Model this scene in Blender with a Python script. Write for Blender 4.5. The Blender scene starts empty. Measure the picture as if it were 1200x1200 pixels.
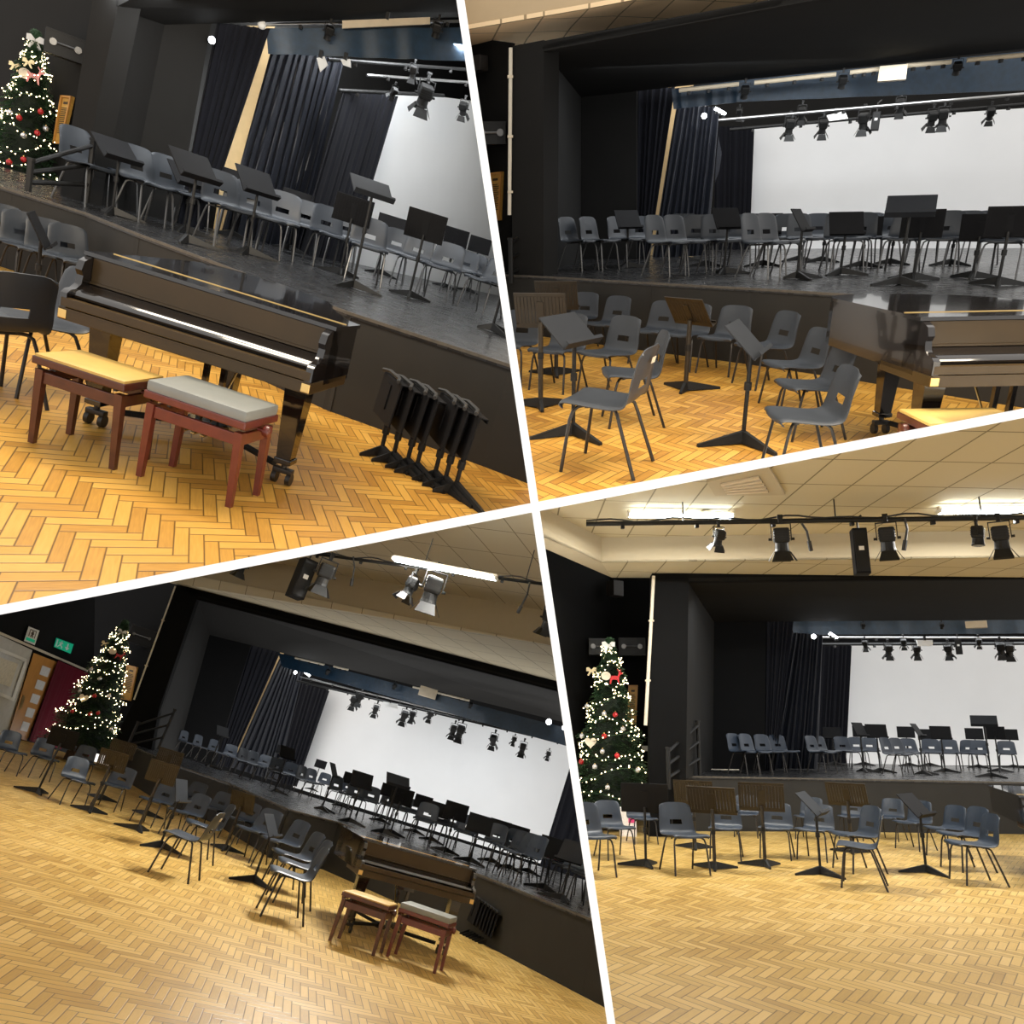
# Four neighbouring bays of a school hall, divided by one upright and one level white partition.
import bpy, bmesh, math, random
from mathutils import Vector, Matrix, Euler
R = math.radians
rnd = random.Random(7)
SC = bpy.context.scene
COL = SC.collection
F = 900.0                                   # focal length for a 1200 px frame
CAMZ = 3.0
CAM = Matrix(((1,0,0,0),(0,0,-1,0),(0,1,0,CAMZ),(0,0,0,1)))   # camera axes -> world

# ------------------------------------------------------------------ mesh builder
class MB:
    def __init__(s): s.bm = bmesh.new()
    def _merge(s, b):
        me = bpy.data.meshes.new('t'); b.to_mesh(me); b.free(); s.bm.from_mesh(me); bpy.data.meshes.remove(me)
    def box(s, c, d, rot=None, bev=0.0):
        b = bmesh.new()
        M = Matrix.Translation(c) @ (rot.to_4x4() if rot is not None else Matrix.Identity(4)) @ Matrix.Diagonal((d[0], d[1], d[2], 1))
        bmesh.ops.create_cube(b, size=1.0, matrix=M)
        if bev: bmesh.ops.bevel(b, geom=b.edges[:], offset=bev, segments=2, affect='EDGES', profile=0.6)
        s._merge(b); return s
    def hexa(s, p):       # 4 bottom, 4 top
        v = [s.bm.verts.new(q) for q in p]
        for f in ((3,2,1,0),(4,5,6,7),(0,1,5,4),(1,2,6,5),(2,3,7,6),(3,0,4,7)): s.bm.faces.new([v[i] for i in f])
        return s
    def prism(s, pts, vec):
        vec = Vector(vec)
        a = [s.bm.verts.new(p) for p in pts]; b = [s.bm.verts.new(Vector(p)+vec) for p in pts]
        n = len(a); s.bm.faces.new(a); s.bm.faces.new(b[::-1])
        for i in range(n): s.bm.faces.new((a[i], b[i], b[(i+1)%n], a[(i+1)%n]))
        return s
    def tube(s, pts, r, seg=8, cap=True):
        pts = [Vector(p) for p in pts]; rings = []; up = None
        rs = r if isinstance(r, (list, tuple)) else [r]*len(pts)
        for i, p in enumerate(pts):
            t = (pts[min(i+1, len(pts)-1)] - pts[max(i-1, 0)]).normalized()
            if up is None: up = t.orthogonal().normalized()
            up = (up - t*up.dot(t)).normalized(); w = t.cross(up)
            rings.append([s.bm.verts.new(p + (up*math.cos(2*math.pi*k/seg) + w*math.sin(2*math.pi*k/seg))*rs[i]) for k in range(seg)])
        for a, b in zip(rings, rings[1:]):
            for k in range(seg): s.bm.faces.new((a[k], a[(k+1)%seg], b[(k+1)%seg], b[k]))
        if cap: s.bm.faces.new(rings[0][::-1]); s.bm.faces.new(rings[-1])
        return s
    def lathe(s, prof, seg=16, M=None):
        M = M or Matrix.Identity(4); rings = []
        for r, z in prof:
            rings.append([s.bm.verts.new(M @ Vector((r*math.cos(2*math.pi*k/seg), r*math.sin(2*math.pi*k/seg), z))) for k in range(seg)])
        for a, b in zip(rings, rings[1:]):
            for k in range(seg): s.bm.faces.new((a[k], a[(k+1)%seg], b[(k+1)%seg], b[k]))
        s.bm.faces.new(rings[0][::-1]); s.bm.faces.new(rings[-1]); return s
    def ball(s, c, r, u=10, v=8):
        bmesh.ops.create_uvsphere(s.bm, u_segments=u, v_segments=v, radius=r, matrix=Matrix.Translation(c)); return s
    def grid(s, fn, nu, nv, skip=None, closed=False):
        V = [[s.bm.verts.new(fn(i/nu, j/nv)) for i in range(nu+1)] for j in range(nv+1)]
        for j in range(nv):
            for i in range(nu):
                if skip and skip(i, j): continue
                s.bm.faces.new((V[j][i], V[j][i+1], V[j+1][i+1], V[j+1][i]))
        return s
    def thick(s, t):
        bmesh.ops.recalc_face_normals(s.bm, faces=s.bm.faces[:])
        bmesh.ops.solidify(s.bm, geom=s.bm.faces[:], thickness=t); return s
    def mesh(s, name, mat, smooth=False, fix=True):
        if fix: bmesh.ops.recalc_face_normals(s.bm, faces=s.bm.faces[:])
        me = bpy.data.meshes.new(name); s.bm.to_mesh(me); s.bm.free()
        me.materials.append(mat)
        if smooth:
            for p in me.polygons: p.use_smooth = True
            try: me.set_sharp_from_angle(angle=R(40))
            except Exception: pass
        return me

# ------------------------------------------------------------------ materials
def mat(name, col, rough=0.5, metal=0.0, var=0.12, scale=9.0, coat=0.0, spec=0.5, rvar=0.0, emit=None, bump=0.0, sheen=0.0):
    m = bpy.data.materials.new(name); m.use_nodes = True
    N, L = m.node_tree.nodes, m.node_tree.links
    b = N['Principled BSDF']
    b.inputs['Roughness'].default_value = rough; b.inputs['Metallic'].default_value = metal
    b.inputs['Coat Weight'].default_value = coat; b.inputs['Specular IOR Level'].default_value = spec
    b.inputs['Sheen Weight'].default_value = sheen
    tc = N.new('ShaderNodeTexCoord'); nz = N.new('ShaderNodeTexNoise')
    nz.inputs['Scale'].default_value = scale; nz.inputs['Detail'].default_value = 4
    L.new(tc.outputs['Object'], nz.inputs['Vector'])
    mx = N.new('ShaderNodeMix'); mx.data_type = 'RGBA'
    c = Vector(col)
    mx.inputs[6].default_value = (*(c*(1-var)), 1); mx.inputs[7].default_value = (*[min(1, x) for x in c*(1+var)], 1)
    L.new(nz.outputs['Fac'], mx.inputs[0]); L.new(mx.outputs[2], b.inputs['Base Color'])
    if rvar:
        mr = N.new('ShaderNodeMapRange'); mr.inputs['To Min'].default_value = max(0.02, rough-rvar); mr.inputs['To Max'].default_value = rough+rvar
        L.new(nz.outputs['Fac'], mr.inputs['Value']); L.new(mr.outputs['Result'], b.inputs['Roughness'])
    if bump:
        bp = N.new('ShaderNodeBump'); bp.inputs['Strength'].default_value = bump; bp.inputs['Distance'].default_value = 0.01
        n2 = N.new('ShaderNodeTexNoise'); n2.inputs['Scale'].default_value = scale*14
        L.new(tc.outputs['Object'], n2.inputs['Vector']); L.new(n2.outputs['Fac'], bp.inputs['Height']); L.new(bp.outputs['Normal'], b.inputs['Normal'])
    if emit:
        b.inputs['Emission Color'].default_value = (*emit[0], 1); b.inputs['Emission Strength'].default_value = emit[1]
    return m

def herringbone(name, c0, c1, c2, w=0.06, n=4, rot=45, sy=1.0, rough=0.3):
    """Wood block floor: every block gets its own tone; joints and grain follow the blocks."""
    m = bpy.data.materials.new(name); m.use_nodes = True
    N, L = m.node_tree.nodes, m.node_tree.links; b = N['Principled BSDF']
    tc = N.new('ShaderNodeTexCoord'); mp = N.new('ShaderNodeMapping')
    mp.inputs['Scale'].default_value = (1, 1/sy, 1); L.new(tc.outputs['Object'], mp.inputs['Vector'])
    mp2 = N.new('ShaderNodeMapping'); mp2.inputs['Rotation'].default_value = (0, 0, R(rot)); mp2.inputs['Scale'].default_value = (1/w, 1/w, 1)
    L.new(mp.outputs['Vector'], mp2.inputs['Vector'])
    sp = N.new('ShaderNodeSeparateXYZ'); L.new(mp2.outputs['Vector'], sp.inputs['Vector'])
    def M(op, a, c=None, d=None):
        q = N.new('ShaderNodeMath'); q.operation = op
        for i, v in enumerate((a, c, d)):
            if v is None: continue
            if isinstance(v, (int, float)): q.inputs[i].default_value = v
            else: L.new(v, q.inputs[i])
        return q.outputs[0]
    x, y = sp.outputs[0], sp.outputs[1]
    i, j = M('FLOOR', x), M('FLOOR', y); fx, fy = M('SUBTRACT', x, i), M('SUBTRACT', y, j)
    mm = M('FLOORED_MODULO', M('SUBTRACT', i, j), 2*n)
    H = M('LESS_THAN', mm, n - 0.5); V = M('SUBTRACT', 1, H)
    back = M('SUBTRACT', 2*n-1, mm)
    idx = M('SUBTRACT', i, M('MULTIPLY', H, mm)); idy = M('SUBTRACT', j, M('MULTIPLY', V, back))
    along = M('ADD', M('MULTIPLY', H, M('ADD', mm, fx)), M('MULTIPLY', V, M('ADD', back, fy)))
    across = M('ADD', M('MULTIPLY', H, fy), M('MULTIPLY', V, fx))
    e = M('MINIMUM', M('MINIMUM', across, M('SUBTRACT', 1, across)), M('MINIMUM', along, M('SUBTRACT', n, along)))
    joint = M('SMOOTH_MIN', M('DIVIDE', e, 0.085), 1, 0.1)
    cv = N.new('ShaderNodeCombineXYZ'); L.new(idx, cv.inputs[0]); L.new(idy, cv.inputs[1]); L.new(H, cv.inputs[2])
    wn = N.new('ShaderNodeTexWhiteNoise'); wn.noise_dimensions = '3D'; L.new(cv.outputs[0], wn.inputs['Vector'])
    gv = N.new('ShaderNodeCombineXYZ'); L.new(M('MULTIPLY', along, 0.5), gv.inputs[0]); L.new(M('MULTIPLY', across, 5), gv.inputs[1]); L.new(M('MULTIPLY', wn.outputs['Value'], 50), gv.inputs[2])
    gn = N.new('ShaderNodeTexNoise'); gn.inputs['Scale'].default_value = 1.6; gn.inputs['Detail'].default_value = 5; L.new(gv.outputs[0], gn.inputs['Vector'])
    big = N.new('ShaderNodeTexNoise'); big.inputs['Scale'].default_value = 0.9; big.inputs['Detail'].default_value = 3; L.new(tc.outputs['Object'], big.inputs['Vector'])
    f = M('ADD', M('MULTIPLY', wn.outputs['Value'], 0.5), M('ADD', M('MULTIPLY', gn.outputs['Fac'], 0.45), M('MULTIPLY', M('SUBTRACT', big.outputs['Fac'], 0.5), 0.7)))
    cr = N.new('ShaderNodeValToRGB'); L.new(f, cr.inputs[0])
    cr.color_ramp.elements[0].position = 0.1; cr.color_ramp.elements[0].color = (*c0, 1)
    cr.color_ramp.elements[1].position = 0.95; cr.color_ramp.elements[1].color = (*c2, 1)
    el = cr.color_ramp.elements.new(0.5); el.color = (*c1, 1)
    mx = N.new('ShaderNodeMix'); mx.data_type = 'RGBA'; L.new(joint, mx.inputs[0])
    mx.inputs[6].default_value = (*[v*0.22 for v in c0], 1); L.new(cr.outputs[0], mx.inputs[7]); L.new(mx.outputs[2], b.inputs['Base Color'])
    L.new(M('ADD', rough, M('MULTIPLY', gn.outputs['Fac'], 0.15)), b.inputs['Roughness'])
    b.inputs['Specular IOR Level'].default_value = 0.4
    bp = N.new('ShaderNodeBump'); bp.inputs['Strength'].default_value = 0.25; bp.inputs['Distance'].default_value = 0.004
    L.new(joint, bp.inputs['Height']); L.new(bp.outputs['Normal'], b.inputs['Normal'])
    return m

def tiled(name, col, line, pitch, rot=0.0, off=(0, 0)):
    """Suspended ceiling tiles with thin grid lines."""
    m = bpy.data.materials.new(name); m.use_nodes = True
    N, L = m.node_tree.nodes, m.node_tree.links; b = N['Principled BSDF']; b.inputs['Roughness'].default_value = 0.9
    tc = N.new('ShaderNodeTexCoord'); mp = N.new('ShaderNodeMapping'); L.new(tc.outputs['Object'], mp.inputs['Vector'])
    mp.inputs['Rotation'].default_value = (0, 0, R(rot)); mp.inputs['Location'].default_value = (*off, 0)
    br = N.new('ShaderNodeTexBrick'); br.offset = 0.0; br.squash = 1.0
    L.new(mp.outputs['Vector'], br.inputs['Vector'])
    br.inputs['Color1'].default_value = (*col, 1); br.inputs['Color2'].default_value = (*[c*0.95 for c in col], 1); br.inputs['Mortar'].default_value = (*line, 1)
    br.inputs['Scale'].default_value = 1.0; br.inputs['Mortar Size'].default_value = 0.012; br.inputs['Mortar Smooth'].default_value = 0.1
    br.inputs['Brick Width'].default_value = pitch[0]; br.inputs['Row Height'].default_value = pitch[1]
    L.new(br.outputs['Color'], b.inputs['Base Color'])
    return m

BLK = (0.010, 0.0096, 0.009)
M_ = dict(
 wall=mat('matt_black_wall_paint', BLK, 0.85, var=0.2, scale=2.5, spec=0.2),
 wall_dimmed=mat('black_wall_paint_dimmed', (0.0042, 0.0043, 0.0046), 0.92, var=0.2, scale=2.5, spec=0.12),  # same paint; the dimmer light of the lower bays is put into its colour
 white_board=mat('white_partition_board', (0.93, 0.93, 0.92), 0.8, var=0.01),
 front=mat('black_stage_front_paint', (0.02, 0.019, 0.017), 0.6, var=0.25, scale=3, spec=0.3),
 stage=mat('scuffed_black_stage_boards', (0.02, 0.02, 0.021), 0.27, var=0.6, scale=5, rvar=0.1, spec=0.5),
 nose=mat('worn_stage_edge', (0.075, 0.065, 0.052), 0.5, var=0.6, scale=20),
 white=mat('white_paint', (0.82, 0.82, 0.8), 0.7, var=0.02),
 screen=mat('white_projection_screen', (0.80, 0.81, 0.82), 0.85, var=0.05, scale=0.9),
 tan=mat('tan_backstage_wall', (0.62, 0.44, 0.22), 0.8),
 drape=mat('black_velvet_drape', (0.004, 0.0045, 0.008), 0.85, var=0.3, spec=0.2, sheen=0.03),
 drape_blue=mat('navy_black_satin_drape', (0.006, 0.0075, 0.013), 0.45, var=0.3, spec=0.35, sheen=0.05),
 border=mat('navy_border_cloth_painted_sheen', (0.008, 0.03, 0.06), 0.35, var=0.5, scale=12, spec=0.6, bump=0.4),  # blue sheen from overhead light lifted into the base colour
 shell=mat('grey_polypropylene', (0.021, 0.026, 0.034), 0.45, var=0.15, scale=6, bump=0.03),
 shell_blue=mat('slate_blue_polypropylene', (0.017, 0.026, 0.042), 0.45, var=0.15, scale=6, bump=0.03),
 leg=mat('dark_steel_tube', (0.02, 0.017, 0.015), 0.38, metal=0.0, spec=0.4),
 chrome=mat('satin_steel', (0.4, 0.4, 0.4), 0.3, metal=1.0),
 stageleg=mat('dull_steel_leg', (0.13, 0.13, 0.13), 0.35, metal=0.8),
 blackmetal=mat('black_powder_coat', (0.008, 0.008, 0.008), 0.5, var=0.3, spec=0.3),
 bronze=mat('bronzed_black_stand', (0.024, 0.018, 0.011), 0.45, metal=0.2, var=0.2),
 desk=mat('black_music_desk', (0.006, 0.006, 0.007), 0.65, var=0.3, spec=0.15),
 deskgrey=mat('grey_music_desk', (0.018, 0.02, 0.024), 0.6, var=0.15, spec=0.2),
 piano=mat('black_piano_lacquer', (0.008, 0.006, 0.005), 0.11, var=0.2, coat=0.6, spec=0.6),
 piano_reflect=mat('piano_lacquer_painted_reflection', (0.05, 0.03, 0.010), 0.3, var=0.3, scale=3, coat=0.05, spec=0.3),  # black lacquer; the floor's brown reflection is painted into the colour
 brass=mat('brass', (0.75, 0.52, 0.2), 0.3, metal=1.0),
 rosewood=mat('mahogany_stain', (0.075, 0.02, 0.011), 0.3, var=0.4, scale=18, coat=0.3),
 redwood=mat('red_mahogany_stain', (0.13, 0.022, 0.014), 0.3, var=0.35, scale=18, coat=0.3),
 cushY=mat('mustard_bench_cover', (0.55, 0.36, 0.10), 0.45, var=0.2, scale=7),
 cushG=mat('grey_vinyl_bench_cover', (0.22, 0.23, 0.215), 0.45, var=0.15, scale=8),
 rubber=mat('black_rubber', (0.015, 0.015, 0.015), 0.6),
 needle=mat('fir_needles', (0.035, 0.085, 0.035), 0.6, var=0.6, scale=7),
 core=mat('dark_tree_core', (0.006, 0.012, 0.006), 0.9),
 bark=mat('bark', (0.06, 0.035, 0.02), 0.9),
 red=mat('red_ornament', (0.5, 0.02, 0.025), 0.3, var=0.2),
 silver=mat('silver_bauble', (0.75, 0.75, 0.78), 0.2, metal=0.7),
 orna=mat('cream_plaque', (0.75, 0.66, 0.52), 0.6, var=0.1),
 goldleaf=mat('champagne_bow', (0.6, 0.5, 0.3), 0.4, metal=0.3),
 bulb=mat('warm_fairy_bulb', (1, 0.9, 0.6), 0.4, emit=((1.0, 0.80, 0.45), 9)),
 tubeL=mat('lit_fluorescent_tube', (1, 1, 1), 0.4, emit=((0.86, 0.95, 1.0), 30)),
 lampL=mat('lit_work_lamp', (1, 1, 1), 0.4, emit=((0.92, 0.96, 1.0), 18)),
 lens=mat('lantern_lens', (0.2, 0.22, 0.25), 0.1, spec=0.8),
 beige=mat('beige_enamel', (0.62, 0.53, 0.39), 0.5),
 conduit=mat('cream_conduit', (0.68, 0.62, 0.50), 0.5),
 gold=mat('gilded_board', (0.55, 0.30, 0.06), 0.4, var=0.35, scale=30),
 ink=mat('dark_lettering', (0.06, 0.035, 0.015), 0.6),
 green=mat('exit_sign_green', (0.0, 0.32, 0.17), 0.4, emit=((0.0, 0.6, 0.33), 0.25)),
 doorwood=mat('orange_oak_door', (0.55, 0.26, 0.06), 0.4, var=0.2, scale=4),
 glassw=mat('frosted_pane', (0.8, 0.82, 0.84), 0.25),
 claret=mat('claret_curtain', (0.09, 0.004, 0.012), 0.85, sheen=0.0, spec=0.1),
 bag=mat('printed_gift_bag', (0.75, 0.72, 0.72), 0.6, var=0.3, scale=30),
 pink=mat('pink_gift_print', (0.6, 0.05, 0.2), 0.6),
 wallhall=mat('hall_plaster', (0.6, 0.6, 0.58), 0.9),
 beam_warm_lit=mat('bulkhead_paint_warm_lit', (0.46, 0.34, 0.20), 0.9, var=0.03),  # cream bulkhead paint with warm light put into the colour
 beam=mat('cream_bulkhead_paint', (0.42, 0.36, 0.25), 0.9, var=0.03),
 paper=mat('pinned_paper', (0.7, 0.66, 0.55), 0.8, var=0.3, scale=14),
 redcase=mat('red_plastic', (0.55, 0.02, 0.03), 0.4),
 blind=mat('pale_card', (0.75, 0.75, 0.74), 0.7),
)
TILE = {2: tiled('ceiling_tiles_painted_bright', (0.92, 0.69, 0.42), (0.35, 0.25, 0.14), (0.5, 0.75), rot=-8),  # cream tiles, colour raised in place of missing uplight
        3: tiled('cream_ceiling_tiles', (0.60, 0.53, 0.38), (0.2, 0.16, 0.1), (1.0, 1.25), rot=20),
        4: tiled('cream_ceiling_tiles_b', (0.50, 0.44, 0.30), (0.18, 0.15, 0.09), (0.62, 0.95))}
FLOOR = {1: herringbone('honey_block_floor', (0.34, 0.155, 0.025), (0.58, 0.30, 0.05), (0.72, 0.43, 0.10), rot=62, sy=1.35),  # one floor throughout; each bay's balance of light is painted into the blocks
         2: herringbone('block_floor_warm_balance_b', (0.34, 0.155, 0.025), (0.58, 0.30, 0.05), (0.72, 0.43, 0.10), rot=45, sy=1.35),
         3: herringbone('pale_block_floor', (0.38, 0.22, 0.05), (0.60, 0.39, 0.11), (0.74, 0.52, 0.19), rot=70, sy=1.35),
         4: herringbone('block_floor_pale_balance_b', (0.38, 0.23, 0.055), (0.58, 0.385, 0.115), (0.70, 0.50, 0.20), rot=45, sy=1.35)}

# ------------------------------------------------------------------ the four bays
class Bay:
    def __init__(s, k, hx, hy, slope, H, hs, view):
        s.k, s.H, s.hs, s.view = k, H, hs, view
        s.hx, s.hy, s.sl = hx, hy, slope
        r = lambda x, y: Vector((x-600, 600-y, -F))
        u = r(hx+400, hy+400*slope).cross(r(hx, hy)).normalized()
        if u.y < 0: u = -u
        ex = (Vector((1,0,0)) - u*u.x).normalized(); ey = u.cross(ex)
        s.B = Matrix((ex, ey, u))                     # camera axes -> bay axes
        s.M = CAM @ (Matrix.Translation(u * -H) @ s.B.transposed().to_4x4())   # bay -> world
        s.ang = math.atan(slope)
    def d(s, x, y): return s.B @ Vector(((x-600)/F, (600-y)/F, -1.0))
    def at(s, x, y, ppm):
        # ppm: pixels per metre there, or (wall plane, metres in front of it)
        if isinstance(ppm, tuple):
            (A, B), off = ppm; p = s.plane(x, y, A, B)
            n = Vector((B.y-A.y, A.x-B.x, 0)).normalized()
            if n.dot(Vector((A.x, A.y, 0))) < 0: n = -n
            v = s.d(x, y); return p - v*(off/n.dot(v))
        return s.d(x, y)*(F/ppm) + Vector((0, 0, s.H))
    def ppm(s, x, y, ppm):
        if not isinstance(ppm, tuple): return ppm
        p = s.at(x, y, ppm) - Vector((0, 0, s.H)); return F/(p.length/s.d(x, y).length)
    def pl(s, a, b): return (s.at(*a), s.at(*b))
    def plz(s, a, b, Z): return (s.z(*a, Z), s.z(*b, Z))
    def z(s, x, y, Z):
        v = s.d(x, y); return v*((Z-s.H)/v.z) + Vector((0, 0, s.H))
    def plane(s, x, y, A, B):                          # onto the upright plane through A and B
        n = Vector((B.y-A.y, A.x-B.x, 0)); v = s.d(x, y)
        return v*(n.dot(Vector((A.x, A.y, 0)))/n.dot(v)) + Vector((0, 0, s.H))
    def face(s, loc, psi): return math.atan2(-loc.y, -loc.x) + R(90 + psi)

BAY = {1: Bay(1, 300, 232, 0.30, 1.50, 0.85, 'upper left'), 2: Bay(2, 900, 256, -0.015, 1.55, 0.835, 'upper right'),
       3: Bay(3, 380, 907, 0.30, 1.50, 0.80, 'lower left'), 4: Bay(4, 930, 864, 0.025, 1.60, 0.90, 'lower right')}
LINK = []                                             # (object, bay) for everything that stands in a bay

def link(o, k):
    COL.objects.link(o); LINK.append((o, k)); return o
def tag(o, label=None, cat=None, group=None, kind=None):
    for a, b in (('label', label), ('category', cat), ('group', group), ('kind', kind)):
        if b: o[a] = b
    return o
def place(loc, rz=0.0, tilt=None, s=1.0):
    m = Matrix.Translation(loc) @ Matrix.Rotation(rz, 4, 'Z')
    if tilt is not None: m = m @ tilt
    return m @ Matrix.Scale(s, 4)
def root(name, k, Mx, label, cat, group=None):
    o = bpy.data.objects.new(name, None); o.empty_display_size = 0.1
    o.matrix_world = BAY[k].M @ Mx; link(o, k); return tag(o, label, cat, group)
def solo(name, me, k, Mx, label=None, cat=None, group=None, kind=None):
    o = bpy.data.objects.new(name, me); o.matrix_world = BAY[k].M @ Mx; link(o, k)
    return tag(o, label, cat, group, kind)
def part(name, me, par, k, Mx=None, label=None, kind=None):
    o = bpy.data.objects.new(name, me); o.parent = par
    if Mx is not None: o.matrix_local = Mx
    link(o, k); return tag(o, label, None, None, kind)
I4 = Matrix.Identity(4)
def wall(k, name, pl, poly, m='wall', th=0.06, kind='structure'):
    """Upright wall in plane pl; poly is its outline. Thickness goes away from the hall."""
    y = BAY[k]; A, B = pl
    pts = [y.plane(px, py, A, B) for px, py in poly]
    n = Vector((B.y-A.y, A.x-B.x, 0)).normalized()
    if n.dot(Vector((A.x, A.y, 0))) < 0: n = -n
    if m == 'wall' and k > 2: m = 'wall_dimmed'
    mb = MB(); mb.prism(pts, n*th)
    return solo(name, mb.mesh(name, M_[m] if isinstance(m, str) else m), k, I4, kind=kind)
def flat(k, name, pts, vec, m, kind='structure'):
    mb = MB(); mb.prism(pts, vec); return solo(name, mb.mesh(name, M_[m] if isinstance(m, str) else m), k, I4, kind=kind)
ORD = 'first second third fourth fifth sixth seventh eighth ninth tenth eleventh twelfth thirteenth fourteenth fifteenth sixteenth seventeenth eighteenth nineteenth twentieth'.split()
def nth(i):
    if i < 20: return ORD[i]
    return 'twenty-' + ORD[i-20] if i < 29 else 'thirtieth' if i == 29 else 'thirty-' + ORD[i-30]
# ------------------------------------------------------------------ prototypes (mesh data shared by the copies)
def spline(pts, t):
    n = len(pts)-1; f = min(max(t, 0), 0.99999)*n; i = int(f); u = f-i
    p0, p1, p2, p3 = (pts[max(i-1, 0)], pts[i], pts[i+1], pts[min(i+2, n)])
    return tuple(0.5*((2*b)+(c-a)*u+(2*a-5*b+4*c-d)*u*u+(3*b-a-3*c+d)*u**3) for a, b, c, d in zip(p0, p1, p2, p3))
def shell_mesh(m):
    prof = [(-0.235, 0.395), (-0.225, 0.418), (-0.18, 0.424), (-0.08, 0.415), (0.03, 0.405), (0.11, 0.405), (0.165, 0.425), (0.195, 0.48), (0.215, 0.55), (0.235, 0.63), (0.255, 0.70), (0.268, 0.745)]
    us = [-1, -0.94, -0.8, -0.58, -0.36, -0.18, 0, 0.18, 0.36, 0.58, 0.8, 0.94, 1]; nv = 30
    def fn(u, v):
        x = us[int(round(u*12))]; y, z = spline(prof, v)
        b = min(max((v-0.55)/0.2, 0), 1)
        w = 0.215 + 0.01*math.sin(v*3) - 0.028*b*(v-0.55)*2
        if v > 0.9: z -= 0.035*abs(x)**5*(v-0.9)/0.1; w -= 0.012*(v-0.9)/0.1
        if v < 0.08: y += 0.03*abs(x)**4*(0.08-v)/0.08
        dish = x*x
        y -= 0.028*dish*b                                  # back wraps forward
        z += 0.012*dish*(1-b)
        e = max(0, abs(x)-0.9)/0.1                          # rolled rim
        y += 0.012*e*b; z -= 0.016*e*(1-b)
        return (x*w, y, z)
    mb = MB(); mb.grid(fn, 12, nv, skip=lambda i, j: 4 <= i <= 7 and 20 <= j <= 21)
    mb.thick(0.007)
    return mb.mesh('seat_shell', m, True)
SHELL = {'g': shell_mesh(M_['shell']), 'b': shell_mesh(M_['shell_blue'])}
def leg_mesh(sx, front, m):
    if front: p = [(sx*0.10, -0.10, 0.395), (sx*0.155, -0.135, 0.392), (sx*0.185, -0.155, 0.37), (sx*0.197, -0.17, 0.32), (sx*0.215, -0.215, 0.0)]
    else:     p = [(sx*0.10, 0.06, 0.39), (sx*0.15, 0.09, 0.387), (sx*0.172, 0.11, 0.37), (sx*0.182, 0.128, 0.32), (sx*0.21, 0.235, 0.0)]
    mb = MB(); mb.tube(p, [0.0105]*4+[0.0115], 7); return mb.mesh('leg', m, True)
LEGS = {m: [leg_mesh(sx, fr, M_[m]) for sx in (-1, 1) for fr in (0, 1)] for m in ('leg', 'stageleg')}
def under_mesh(m):
    mb = MB(); mb.box((0, -0.095, 0.39), (0.24, 0.022, 0.02)); mb.box((0, 0.06, 0.388), (0.24, 0.022, 0.02)); mb.box((-0.1, -0.02, 0.391), (0.02, 0.16, 0.014)); mb.box((0.1, -0.02, 0.391), (0.02, 0.16, 0.014))
    return mb.mesh('under_frame', m)
UNDER = under_mesh(M_['leg'])
LABELCARD = MB().box((0, 0.262, 0.665), (0.07, 0.004, 0.035), Euler((R(-14), 0, 0)).to_matrix()).mesh('label_sticker', M_['beige'])
def chair(k, loc, rz, label, group, tone='g', leg='leg', s=1.0, sticker=False):
    o = root('stacking_chair', k, place(loc, rz, None, s), label, 'chair', group)
    part('seat_shell', SHELL[tone], o, k)
    for me in LEGS[leg]: part('leg', me, o, k)
    part('under_frame', UNDER, o, k)
    if sticker: part('label_sticker', LABELCARD, o, k)
    return o

# music stands
DW, DH = 0.45, 0.31
def desk_mesh(m, slotted):
    mb = MB()
    if slotted:
        mb.box((0, 0, DH/2-0.014), (DW, 0.008, 0.028)); mb.box((0, 0, -DH/2+0.02), (DW, 0.008, 0.04))
        for s in (-1, 1): mb.box((s*(DW/2-0.012), 0, 0), (0.024, 0.008, DH-0.06))
        n = 13
        for i in range(n): mb.box((-DW/2+0.024+(DW-0.048)*(i+0.5)/n, 0, 0), (0.0255, 0.007, DH-0.06))
        mb.box((0, 0.007, -0.02), (0.06, 0.008, 0.2))
    else:
        mb.box((0, 0, 0), (DW, 0.012, DH), None, 0.005)
        if slotted == 0:
            for i in range(13): mb.box((-DW/2+0.03+(DW-0.06)*i/12, 0.008, 0.01), (0.012, 0.008, DH-0.06))
        mb.box((0, 0.01, -0.02), (0.07, 0.012, 0.18))
    return mb.mesh('music_desk', m)
def ledge_mesh(m):
    mb = MB(); mb.box((0, -0.03, -DH/2), (DW, 0.06, 0.008)); mb.box((0, -0.058, -DH/2+0.012), (DW, 0.006, 0.028)); return mb.mesh('ledge', m)
def flaps_mesh(m):
    mb = MB()
    for s in (-1, 1):
        mb.prism([(s*0.03, -0.05, -DH/2), (s*0.22, -0.05, -DH/2), (s*0.2, -0.045, -DH/2+0.05), (s*0.05, -0.045, -DH/2+0.05)], (0, 0.006, 0))
    return mb.mesh('page_holder', m)
def base_foot(ang, ln, m, w=0.02):
    mb = MB(); c, s_ = math.cos(ang), math.sin(ang)
    d = Vector((c, s_, 0)); n = Vector((-s_, c, 0))
    h0, h1 = 0.10, 0.022
    P = lambda a, b, z: d*a + n*b + Vector((0, 0, z))
    mb.hexa([P(0, -w*1.6, 0.012), P(ln, -w*0.7, 0), P(ln, w*0.7, 0), P(0, w*1.6, 0.012), P(0, -w*0.8, h0), P(ln, -w*0.6, h1), P(ln, w*0.6, h1), P(0, w*0.8, h0)])
    return mb.mesh('foot', m)
POLE = {m: MB().tube([(0, 0, 0), (0, 0, 1)], 0.022 if m == 'bronze' else 0.016, 10).mesh('pole', M_[m], True) for m in ('blackmetal', 'bronze')}
COLLAR = MB().lathe([(0.022, -0.03), (0.027, -0.028), (0.027, 0.028), (0.022, 0.03)], 10).mesh('height_collar', M_['blackmetal'], True)
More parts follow.
